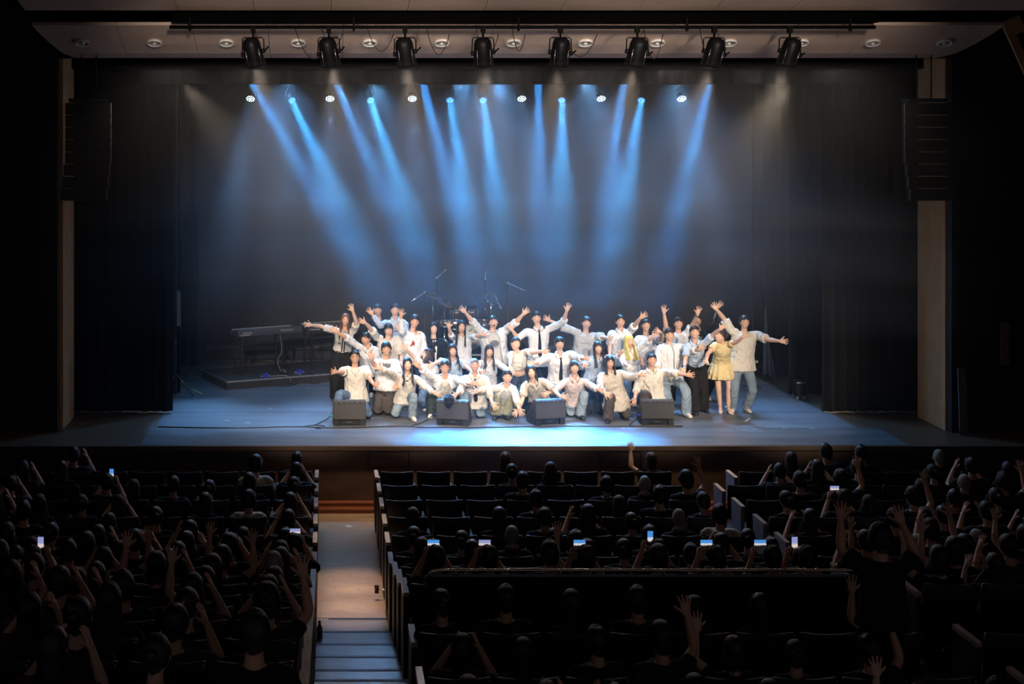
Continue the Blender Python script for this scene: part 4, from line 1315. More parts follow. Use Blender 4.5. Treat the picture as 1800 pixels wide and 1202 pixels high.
# ---------------------------------------------------------------- the group on stage
PEOPLE = [
    ('A1', 'f', 1.0, (0, 6, 0), (0.379, 26.37, 1.512), (0.373, 26.4, 1.337), (0.319, 26.543, 0.875), (0.208, 26.4, 1.304), (0.542, 26.4, 1.304), [(-0.088, 26.4, 1.396), (-0.247, 26.234, 1.434), (-0.444, 26.234, 1.456)], [(0.581, 26.219, 1.493), (0.515, 26.145, 1.703), (0.462, 26.145, 1.869)], [(0.231, 26.543, 0.845), (0.194, 26.429, 0.464), (0.209, 26.523, 0.085), (-0.25, -1, 0)], [(0.407, 26.543, 0.845), (0.422, 26.429, 0.462), (0.385, 26.523, 0.085), (0.25, -1, 0)]),
    ('A2', 'm', 1.0, (0, 0, 0), (1.0, 26.87, 1.624), (1.017, 26.9, 1.45), (1.017, 26.9, 0.931), (0.843, 26.9, 1.405), (1.192, 26.9, 1.405), [(0.793, 26.93, 1.135), (0.803, 26.85, 0.905), (0.813, 26.81, 0.735)], [(1.242, 26.93, 1.135), (1.232, 26.85, 0.905), (1.222, 26.81, 0.735)], [(0.929, 26.9, 0.901), (0.886, 26.776, 0.492), (0.899, 26.88, 0.085), (-0.25, -1, 0)], [(1.105, 26.9, 0.901), (1.149, 26.776, 0.492), (1.135, 26.88, 0.085), (0.25, -1, 0)]),
    ('A3', 'm', 1.0, (0, 0, 0), (1.31, 26.57, 1.671), (1.32, 26.6, 1.495), (1.315, 26.6, 0.889), (1.132, 26.6, 1.431), (1.504, 26.6, 1.424), [(1.029, 26.336, 1.405), (0.886, 26.336, 1.615), (0.759, 26.336, 1.767)], [(1.507, 26.463, 1.174), (1.4, 26.308, 1.339), (1.284, 26.308, 1.477)], [(1.227, 26.6, 0.859), (1.17, 26.42, 0.472), (1.197, 26.58, 0.085), (-0.25, -1, 0)], [(1.403, 26.6, 0.859), (1.461, 26.42, 0.472), (1.433, 26.58, 0.085), (0.25, -1, 0)]),
    ('A4', 'm', 1.0, (0, -4, 8), (1.161, 25.87, 1.401), (1.152, 25.9, 1.239), (1.152, 25.918, 0.737), (0.947, 25.9, 1.257), (1.345, 25.9, 1.235), [(0.843, 25.695, 1.425), (0.728, 25.531, 1.574), (0.571, 25.482, 1.64)], [(1.399, 25.9, 0.944), (1.38, 25.664, 0.864), (1.369, 25.533, 0.79)], [(1.064, 25.918, 0.707), (0.979, 25.627, 0.401), (1.034, 25.898, 0.085), (-0.25, -1, 0)], [(1.24, 25.918, 0.707), (1.325, 25.627, 0.401), (1.27, 25.898, 0.085), (0.25, -1, 0)]),
    ('A5', 'm', 1.0, (-25, 0, 12), (0.734, 25.47, 1.298), (0.778, 25.5, 1.141), (0.813, 25.734, 0.66), (0.583, 25.5, 1.167), (0.896, 25.5, 1.114), [(0.39, 25.368, 1.33), (0.213, 25.235, 1.446), (0.048, 25.235, 1.574)], [(0.946, 25.53, 0.844), (0.936, 25.45, 0.614), (0.926, 25.41, 0.444)], [(0.725, 25.734, 0.63), (0.663, 25.408, 0.357), (0.758, 25.714, 0.085), (-0.25, -1, 0)], [(0.901, 25.734, 0.63), (0.994, 25.408, 0.366), (0.93, 25.714, 0.085), (0.25, -1, 0)]),
    ('A6', 'm', 1.0, (0, 0, 0), (0.527, 24.87, 1.062), (0.527, 24.9, 0.896), (0.538, 24.9, 0.388), (0.358, 24.9, 0.84), (0.73, 24.9, 0.848), [(0.296, 24.622, 0.84), (0.202, 24.394, 0.885), (0.09, 24.284, 0.912)], [(0.778, 24.647, 0.727), (0.836, 24.409, 0.673), (0.947, 24.296, 0.673)], [(0.45, 24.9, 0.358), (0.237, 24.554, 0.5), (0.235, 24.62, 0.085), (-0.25, -1, 0)], [(0.626, 24.9, 0.358), (0.761, 24.74, 0.075), (0.72, 25.12, 0.09), (0, 0.45, -1)]),
    ('A7', 'm', 1.0, (0, -3, 0), (1.088, 25.17, 1.15), (1.089, 25.2, 0.986), (1.079, 25.2, 0.458), (0.932, 25.2, 0.919), (1.263, 25.2, 0.915), [(0.876, 24.921, 0.903), (0.816, 24.731, 1.053), (0.76, 24.731, 1.222)], [(1.302, 24.991, 0.725), (1.236, 24.788, 0.595), (1.199, 24.655, 0.537)], [(0.991, 25.2, 0.428), (0.926, 25.04, 0.075), (0.945, 25.42, 0.09), (0, 0.45, -1)], [(1.167, 25.2, 0.428), (1.113, 25.04, 0.075), (1.129, 25.42, 0.09), (0, 0.45, -1)]),
    ('B1', 'f', 1.0, (0, 0, 0), (1.44, 24.77, 0.948), (1.436, 24.8, 0.774), (1.399, 24.946, 0.307), (1.271, 24.8, 0.727), (1.593, 24.8, 0.712), [(1.114, 24.622, 0.846), (0.981, 24.449, 0.924), (0.826, 24.449, 0.997)], [(1.727, 24.596, 0.609), (1.852, 24.414, 0.536), (2.043, 24.414, 0.469)], [(1.311, 24.946, 0.277), (1.225, 24.786, 0.075), (1.251, 25.139, 0.09), (0, 0.45, -1)], [(1.487, 24.946, 0.277), (1.535, 24.598, 0.469), (1.516, 24.666, 0.085), (0.25, -1, 0)]),
    ('B2', 'm', 1.0, (0, 8, 0), (1.652, 26.17, 1.504), (1.611, 26.2, 1.326), (1.6, 26.2, 0.82), (1.458, 26.2, 1.282), (1.779, 26.2, 1.274), [(1.407, 25.931, 1.36), (1.389, 25.931, 1.636), (1.387, 25.887, 1.807)], [(1.829, 26.23, 1.004), (1.819, 26.15, 0.774), (1.809, 26.11, 0.604)], [(1.512, 26.2, 0.79), (1.44, 25.961, 0.441), (1.482, 26.18, 0.085), (-0.25, -1, 0)], [(1.688, 26.2, 0.79), (1.76, 25.961, 0.441), (1.718, 26.18, 0.085), (0.25, -1, 0)]),
    ('B3', 'f', 1.0, (0, 0, 0), (2.024, 26.47, 1.345), (2.026, 26.5, 1.158), (2.015, 26.5, 0.64), (1.85, 26.5, 1.114), (2.209, 26.5, 1.103), [(1.804, 26.249, 1.042), (1.742, 26.148, 1.242), (1.64, 26.076, 1.339)], [(2.259, 26.53, 0.851), (2.249, 26.45, 0.638), (2.239, 26.41, 0.479)], [(1.927, 26.5, 0.61), (1.841, 26.204, 0.355), (1.897, 26.48, 0.085), (-0.25, -1, 0)], [(2.103, 26.5, 0.61), (2.189, 26.204, 0.355), (2.133, 26.48, 0.085), (0.25, -1, 0)]),
    ('B4', 'f', 1.0, (0, 6, 0), (2.522, 26.27, 1.395), (2.538, 26.3, 1.215), (2.557, 26.3, 0.717), (2.382, 26.3, 1.18), (2.691, 26.3, 1.18), [(2.317, 26.06, 1.272), (2.262, 25.901, 1.433), (2.231, 25.838, 1.577)], [(2.757, 26.053, 1.251), (2.851, 25.851, 1.315), (3.005, 25.804, 1.348)], [(2.469, 26.3, 0.687), (2.393, 26.042, 0.391), (2.439, 26.28, 0.085), (-0.25, -1, 0)], [(2.645, 26.3, 0.687), (2.722, 26.042, 0.391), (2.675, 26.28, 0.085), (0.25, -1, 0)]),
    ('B5', 'f', 1.0, (-65, 0, -8), (1.841, 25.47, 1.002), (1.892, 25.5, 0.853), (1.873, 25.616, 0.382), (1.748, 25.5, 0.832), (1.998, 25.5, 0.796), [(1.563, 25.424, 1.005), (1.449, 25.272, 1.138), (1.34, 25.24, 1.259)], [(1.843, 25.5, 0.531), (1.727, 25.5, 0.318), (1.705, 25.421, 0.185)], [(1.785, 25.616, 0.352), (1.711, 25.245, 0.221), (1.818, 25.596, 0.085), (-0.25, -1, 0)], [(1.961, 25.616, 0.352), (2.054, 25.245, 0.234), (1.967, 25.596, 0.085), (0.25, -1, 0)]),
    ('B6', 'f', 1.0, (0, -5, 0), (2.297, 25.57, 1.071), (2.3, 25.6, 0.892), (2.347, 25.794, 0.436), (2.164, 25.6, 0.87), (2.44, 25.6, 0.87), [(2.049, 25.364, 0.909), (1.928, 25.166, 0.9), (1.807, 25.082, 0.851)], [(2.522, 25.353, 0.82), (2.602, 25.143, 0.761), (2.672, 25.023, 0.736)], [(2.259, 25.794, 0.406), (2.158, 25.434, 0.264), (2.229, 25.774, 0.085), (-0.25, -1, 0)], [(2.435, 25.794, 0.406), (2.536, 25.434, 0.264), (2.465, 25.774, 0.085), (0.25, -1, 0)]),
    ('B7', 'm', 1.0, (0, 0, 0), (2.098, 24.87, 0.886), (2.1, 24.9, 0.703), (2.105, 25.2, 0.248), (1.918, 24.9, 0.674), (2.282, 24.9, 0.674), [(1.76, 24.717, 0.825), (1.618, 24.552, 0.948), (1.505, 24.509, 1.077)], [(2.396, 24.639, 0.667), (2.498, 24.411, 0.687), (2.662, 24.353, 0.697)], [(2.017, 25.2, 0.218), (1.886, 24.907, 0.504), (1.864, 24.92, 0.085), (-0.25, -1, 0)], [(2.193, 25.2, 0.218), (2.31, 24.901, 0.505), (2.309, 24.92, 0.085), (0.25, -1, 0)]),
    ('B8', 'm', 1.0, (0, 0, 0), (2.608, 24.77, 0.934), (2.607, 24.8, 0.762), (2.636, 24.975, 0.26), (2.426, 24.8, 0.7), (2.797, 24.8, 0.7), [(2.35, 24.585, 0.529), (2.257, 24.353, 0.515), (2.161, 24.237, 0.468)], [(2.857, 24.676, 0.451), (2.871, 24.448, 0.351), (2.961, 24.383, 0.217)], [(2.548, 24.975, 0.23), (2.397, 24.67, 0.493), (2.494, 24.695, 0.085), (-0.25, -1, 0)], [(2.724, 24.975, 0.23), (2.723, 24.815, 0.075), (2.723, 25.195, 0.09), (0, 0.45, -1)]),
    ('B9', 'f', 1.0, (0, 3, 0), (2.966, 25.67, 1.038), (2.959, 25.7, 0.863), (2.957, 25.871, 0.4), (2.82, 25.7, 0.837), (3.104, 25.7, 0.833), [(2.71, 25.478, 0.742), (2.771, 25.253, 0.746), (2.856, 25.139, 0.762)], [(3.195, 25.455, 0.788), (3.284, 25.245, 0.744), (3.335, 25.123, 0.698)], [(2.869, 25.871, 0.37), (2.766, 25.504, 0.249), (2.839, 25.851, 0.085), (-0.25, -1, 0)], [(3.045, 25.871, 0.37), (3.147, 25.504, 0.249), (3.075, 25.851, 0.085), (0.25, -1, 0)]),
    ('B10', 'm', 1.18, (0, -6, -8), (3.099, 26.17, 1.496), (3.085, 26.2, 1.322), (3.146, 26.2, 0.799), (2.884, 26.2, 1.304), (3.316, 26.2, 1.332), [(2.718, 26.103, 1.513), (2.574, 26.01, 1.695), (2.427, 26.01, 1.829)], [(3.499, 26.072, 1.509), (3.608, 25.916, 1.672), (3.75, 25.916, 1.802)], [(3.042, 26.2, 0.769), (2.966, 25.946, 0.43), (3.012, 26.18, 0.085), (-0.25, -1, 0)], [(3.25, 26.2, 0.769), (3.326, 25.946, 0.43), (3.28, 26.18, 0.085), (0.25, -1, 0)]),
    ('C1', 'f', 1.0, (15, 12, 0), (3.428, 25.57, 1.188), (3.468, 25.6, 1.034), (3.511, 25.759, 0.57), (3.346, 25.6, 1.02), (3.595, 25.6, 1.045), [(3.314, 25.352, 0.932), (3.269, 25.133, 0.867), (3.315, 25.043, 0.753)], [(3.726, 25.37, 1.068), (3.851, 25.182, 1.121), (3.987, 25.106, 1.101)], [(3.423, 25.759, 0.54), (3.372, 25.437, 0.309), (3.476, 25.739, 0.085), (-0.25, -1, 0)], [(3.599, 25.759, 0.54), (3.664, 25.436, 0.314), (3.572, 25.739, 0.085), (0.25, -1, 0)]),
    ('C2', 'm', 1.03, (0, 0, 0), (3.893, 26.17, 1.574), (3.93, 26.2, 1.383), (3.941, 26.2, 0.777), (3.717, 26.2, 1.317), (4.196, 26.2, 1.391), [(3.524, 26.013, 1.223), (3.411, 25.866, 1.391), (3.278, 25.866, 1.573)], [(4.368, 26.02, 1.529), (4.4, 25.884, 1.737), (4.473, 25.884, 1.939)], [(3.851, 26.2, 0.747), (3.771, 25.932, 0.42), (3.821, 26.18, 0.085), (-0.25, -1, 0)], [(4.032, 26.2, 0.747), (4.111, 25.932, 0.42), (4.062, 26.18, 0.085), (0.25, -1, 0)]),
    ('C4', 'm', 1.0, (0, 8, 0), (4.85, 26.37, 1.451), (4.842, 26.4, 1.276), (4.772, 26.4, 0.722), (4.644, 26.4, 1.293), (5.048, 26.4, 1.21), [(4.377, 26.4, 1.392), (4.168, 26.329, 1.505), (4.017, 26.289, 1.589)], [(5.101, 26.121, 1.229), (5.15, 25.876, 1.247), (5.223, 25.744, 1.245)], [(4.684, 26.4, 0.692), (4.597, 26.102, 0.395), (4.654, 26.38, 0.085), (-0.25, -1, 0)], [(4.86, 26.4, 0.692), (4.946, 26.102, 0.395), (4.89, 26.38, 0.085), (0.25, -1, 0)]),
    ('C5', 'm', 1.08, (0, -2, 6), (4.186, 25.37, 1.224), (4.191, 25.4, 1.024), (4.199, 25.518, 0.517), (4.005, 25.4, 0.981), (4.393, 25.4, 1.034), [(3.833, 25.176, 0.94), (3.684, 24.975, 0.945), (3.525, 24.908, 0.942)], [(4.48, 25.131, 0.999), (4.535, 24.89, 1.04), (4.648, 24.779, 1.046)], [(4.104, 25.518, 0.487), (3.992, 25.145, 0.304), (4.058, 25.498, 0.085), (-0.25, -1, 0)], [(4.294, 25.518, 0.487), (4.373, 25.145, 0.288), (4.27, 25.498, 0.085), (0.25, -1, 0)]),
    ('C6', 'f', 1.0, (0, 3, 6), (3.176, 24.77, 0.732), (3.163, 24.8, 0.568), (3.138, 25.092, 0.154), (3.023, 24.8, 0.531), (3.291, 24.8, 0.521), [(2.78, 24.694, 0.53), (2.652, 24.5, 0.535), (2.473, 24.5, 0.508)], [(3.31, 24.574, 0.384), (3.324, 24.375, 0.264), (3.405, 24.375, 0.097)], [(3.05, 25.092, 0.124), (3.013, 24.888, 0.467), (2.979, 24.812, 0.085), (-0.25, -1, 0)], [(3.226, 25.092, 0.124), (3.312, 24.855, 0.435), (3.144, 24.812, 0.085), (0.25, -1, 0)]),
    ('C7', 'f', 1.0, (0, -10, 0), (3.578, 24.67, 0.832), (3.619, 24.7, 0.676), (3.771, 25.0, 0.287), (3.475, 24.7, 0.621), (3.798, 24.7, 0.683), [(3.42, 24.595, 0.384), (3.332, 24.45, 0.225), (3.223, 24.39, 0.123)], [(3.958, 24.549, 0.536), (4.029, 24.336, 0.474), (4.168, 24.262, 0.476)], [(3.683, 25.0, 0.257), (3.582, 24.84, 0.075), (3.612, 25.193, 0.09), (0, 0.45, -1)], [(3.859, 25.0, 0.257), (3.83, 24.84, 0.075), (3.838, 25.193, 0.09), (0, 0.45, -1)]),
    ('C8', 'f', 1.0, (0, 0, 0), (4.362, 24.87, 0.878), (4.367, 24.9, 0.703), (4.413, 25.08, 0.24), (4.222, 24.9, 0.633), (4.547, 24.9, 0.633), [(4.035, 24.742, 0.531), (3.882, 24.57, 0.499), (3.702, 24.57, 0.43)], [(4.678, 24.682, 0.556), (4.695, 24.452, 0.578), (4.776, 24.334, 0.575)], [(4.325, 25.08, 0.21), (4.318, 24.92, 0.075), (4.32, 25.273, 0.09), (0, 0.45, -1)], [(4.501, 25.08, 0.21), (4.529, 24.774, 0.466), (4.446, 24.8, 0.085), (0.25, -1, 0)]),
    ('D1', 'f', 1.0, (0, -4, 0), (4.87, 25.37, 1.144), (4.87, 25.4, 0.975), (4.812, 25.562, 0.52), (4.718, 25.4, 0.924), (5.03, 25.4, 0.945), [(4.54, 25.234, 0.819), (4.548, 25.026, 0.923), (4.618, 24.909, 0.88)], [(5.138, 25.162, 0.988), (5.175, 24.957, 1.092), (5.222, 24.866, 1.205)], [(4.724, 25.562, 0.49), (4.717, 25.164, 0.457), (4.717, 25.282, 0.085), (-0.25, -1, 0)], [(4.9, 25.562, 0.49), (4.908, 25.164, 0.455), (4.864, 25.282, 0.085), (0.25, -1, 0)]),
    ('D2', 'f', 1.05, (0, 0, 0), (4.961, 24.77, 0.985), (4.967, 24.8, 0.815), (5.081, 24.8, 0.325), (4.817, 24.8, 0.754), (5.147, 24.8, 0.787), [(4.762, 24.624, 0.563), (4.795, 24.397, 0.527), (4.962, 24.397, 0.446)], [(5.303, 24.589, 0.753), (5.408, 24.398, 0.835), (5.558, 24.341, 0.861)], [(4.988, 24.8, 0.295), (4.908, 24.449, 0.468), (4.881, 24.52, 0.085), (-0.25, -1, 0)], [(5.173, 24.8, 0.295), (5.243, 24.64, 0.075), (5.222, 24.993, 0.09), (0, 0.45, -1)]),
    ('D3', 'm', 1.0, (0, 0, 0), (5.437, 26.17, 1.509), (5.444, 26.2, 1.339), (5.455, 26.2, 0.777), (5.263, 26.2, 1.287), (5.638, 26.2, 1.332), [(5.209, 26.006, 1.085), (5.166, 25.793, 0.961), (5.14, 25.664, 0.886)], [(5.663, 25.958, 1.481), (5.713, 25.762, 1.628), (5.869, 25.762, 1.731)], [(5.367, 26.2, 0.747), (5.287, 25.932, 0.42), (5.337, 26.18, 0.085), (-0.25, -1, 0)], [(5.543, 26.2, 0.747), (5.622, 25.932, 0.42), (5.573, 26.18, 0.085), (0.25, -1, 0)]),
    ('D4', 'f', 1.0, (12, 3, 0), (5.466, 25.57, 1.241), (5.468, 25.6, 1.077), (5.573, 25.841, 0.642), (5.33, 25.6, 1.024), (5.606, 25.6, 1.071), [(5.314, 25.371, 0.891), (5.36, 25.145, 0.865), (5.431, 25.027, 0.831)], [(5.751, 25.44, 1.225), (5.818, 25.262, 1.358), (5.933, 25.196, 1.448)], [(5.485, 25.841, 0.612), (5.429, 25.546, 0.348), (5.515, 25.821, 0.085), (-0.25, -1, 0)], [(5.661, 25.841, 0.612), (5.735, 25.546, 0.353), (5.666, 25.821, 0.085), (0.25, -1, 0)]),
    ('D5', 'm', 1.0, (0, 0, 0), (5.928, 26.27, 1.425), (5.935, 26.3, 1.246), (5.935, 26.3, 0.673), (5.764, 26.3, 1.172), (6.121, 26.3, 1.202), [(5.825, 26.3, 0.892), (5.824, 26.079, 0.775), (5.844, 25.947, 0.706)], [(6.148, 26.017, 1.185), (6.111, 25.826, 1.343), (5.961, 25.826, 1.444)], [(5.847, 26.3, 0.643), (5.754, 25.979, 0.372), (5.817, 26.28, 0.085), (-0.25, -1, 0)], [(6.023, 26.3, 0.643), (6.115, 25.979, 0.372), (6.053, 26.28, 0.085), (0.25, -1, 0)]),
    ('D6', 'm', 1.0, (0, 0, 0), (6.118, 25.27, 1.391), (6.118, 25.3, 1.222), (6.129, 25.3, 0.629), (5.961, 25.3, 1.166), (6.314, 25.3, 1.172), [(5.87, 25.183, 0.922), (5.854, 24.979, 0.779), (5.846, 24.856, 0.686)], [(6.485, 25.075, 1.136), (6.534, 24.84, 1.205), (6.637, 24.748, 1.298)], [(6.041, 25.3, 0.599), (5.98, 24.913, 0.423), (6.103, 25.13, 0.085), (-0.25, -1, 0)], [(6.217, 25.3, 0.599), (6.327, 24.897, 0.496), (6.345, 24.98, 0.085), (0.25, -1, 0)]),
    ('D7', 'm', 1.0, (0, 2, 0), (5.727, 24.92, 0.998), (5.723, 24.95, 0.825), (5.769, 24.968, 0.324), (5.543, 24.95, 0.763), (5.945, 24.95, 0.784), [(5.468, 24.95, 0.479), (5.396, 24.735, 0.374), (5.352, 24.664, 0.223)], [(6.07, 24.695, 0.813), (6.22, 24.496, 0.819), (6.365, 24.41, 0.825)], [(5.681, 24.968, 0.294), (5.533, 24.62, 0.499), (5.55, 24.688, 0.085), (-0.25, -1, 0)], [(5.857, 24.968, 0.294), (5.907, 24.808, 0.075), (5.892, 25.188, 0.09), (0, 0.45, -1)]),
    ('D8', 'm', 1.0, (0, 0, 0), (6.503, 26.17, 1.474), (6.51, 26.2, 1.304), (6.51, 26.2, 0.777), (6.369, 26.2, 1.256), (6.687, 26.2, 1.295), [(6.242, 26.017, 1.434), (6.205, 26.017, 1.681), (6.19, 26.017, 1.88)], [(6.761, 26.033, 1.514), (6.772, 25.844, 1.677), (6.82, 25.844, 1.862)], [(6.422, 26.2, 0.747), (6.343, 25.932, 0.42), (6.392, 26.18, 0.085), (-0.25, -1, 0)], [(6.598, 26.2, 0.747), (6.678, 25.932, 0.42), (6.628, 26.18, 0.085), (0.25, -1, 0)]),
    ('E1', 'f', 1.0, (0, 3, 0), (6.502, 25.02, 1.469), (6.51, 25.05, 1.302), (6.624, 25.344, 0.895), (6.377, 25.05, 1.235), (6.698, 25.05, 1.281), [(6.32, 24.933, 1.004), (6.255, 24.734, 0.903), (6.203, 24.642, 0.793)], [(6.81, 24.896, 1.466), (6.858, 24.698, 1.576), (6.963, 24.634, 1.68)], [(6.536, 25.344, 0.865), (6.557, 25.273, 0.471), (6.577, 25.204, 0.085), (-0.25, -1, 0)], [(6.712, 25.344, 0.865), (6.75, 25.346, 0.467), (6.767, 25.424, 0.085), (0.25, -1, 0)]),
    ('E2', 'm', 1.0, (0, 6, -8), (6.945, 26.57, 1.463), (6.979, 26.6, 1.296), (6.997, 26.6, 0.712), (6.824, 26.6, 1.231), (7.147, 26.6, 1.254), [(6.774, 26.63, 0.961), (6.784, 26.55, 0.731), (6.794, 26.51, 0.561)], [(7.196, 26.397, 1.447), (7.277, 26.397, 1.728), (7.426, 26.397, 1.899)], [(6.909, 26.6, 0.682), (6.821, 26.297, 0.39), (6.879, 26.58, 0.085), (-0.25, -1, 0)], [(7.085, 26.6, 0.682), (7.173, 26.297, 0.39), (7.115, 26.58, 0.085), (0.25, -1, 0)]),
    ('E3', 'f', 1.0, (-70, 0, -10), (6.974, 25.07, 1.399), (7.016, 25.1, 1.286), (7.083, 25.4, 0.886), (6.89, 25.1, 1.249), (7.141, 25.1, 1.253), [(6.716, 24.963, 1.103), (6.645, 24.753, 1.033), (6.623, 24.632, 0.967)], [(7.188, 24.85, 1.328), (7.238, 24.657, 1.447), (7.356, 24.577, 1.512)], [(6.995, 25.4, 0.856), (7.006, 25.312, 0.466), (7.056, 25.38, 0.085), (-0.25, -1, 0)], [(7.171, 25.4, 0.856), (7.187, 25.279, 0.475), (7.172, 25.28, 0.085), (0.25, -1, 0)]),
    ('E4', 'm', 1.12, (0, 0, 0), (7.5, 25.42, 1.602), (7.503, 25.45, 1.439), (7.456, 25.45, 0.815), (7.266, 25.45, 1.439), (7.736, 25.45, 1.369), [(7.135, 25.45, 1.665), (6.985, 25.337, 1.828), (6.854, 25.337, 1.996)], [(7.84, 25.188, 1.327), (7.985, 24.984, 1.328), (8.184, 24.984, 1.308)], [(7.358, 25.45, 0.785), (7.262, 25.209, 0.442), (7.281, 25.43, 0.085), (-0.25, -1, 0)], [(7.555, 25.45, 0.785), (7.595, 25.207, 0.432), (7.518, 25.43, 0.085), (0.25, -1, 0)]),
]

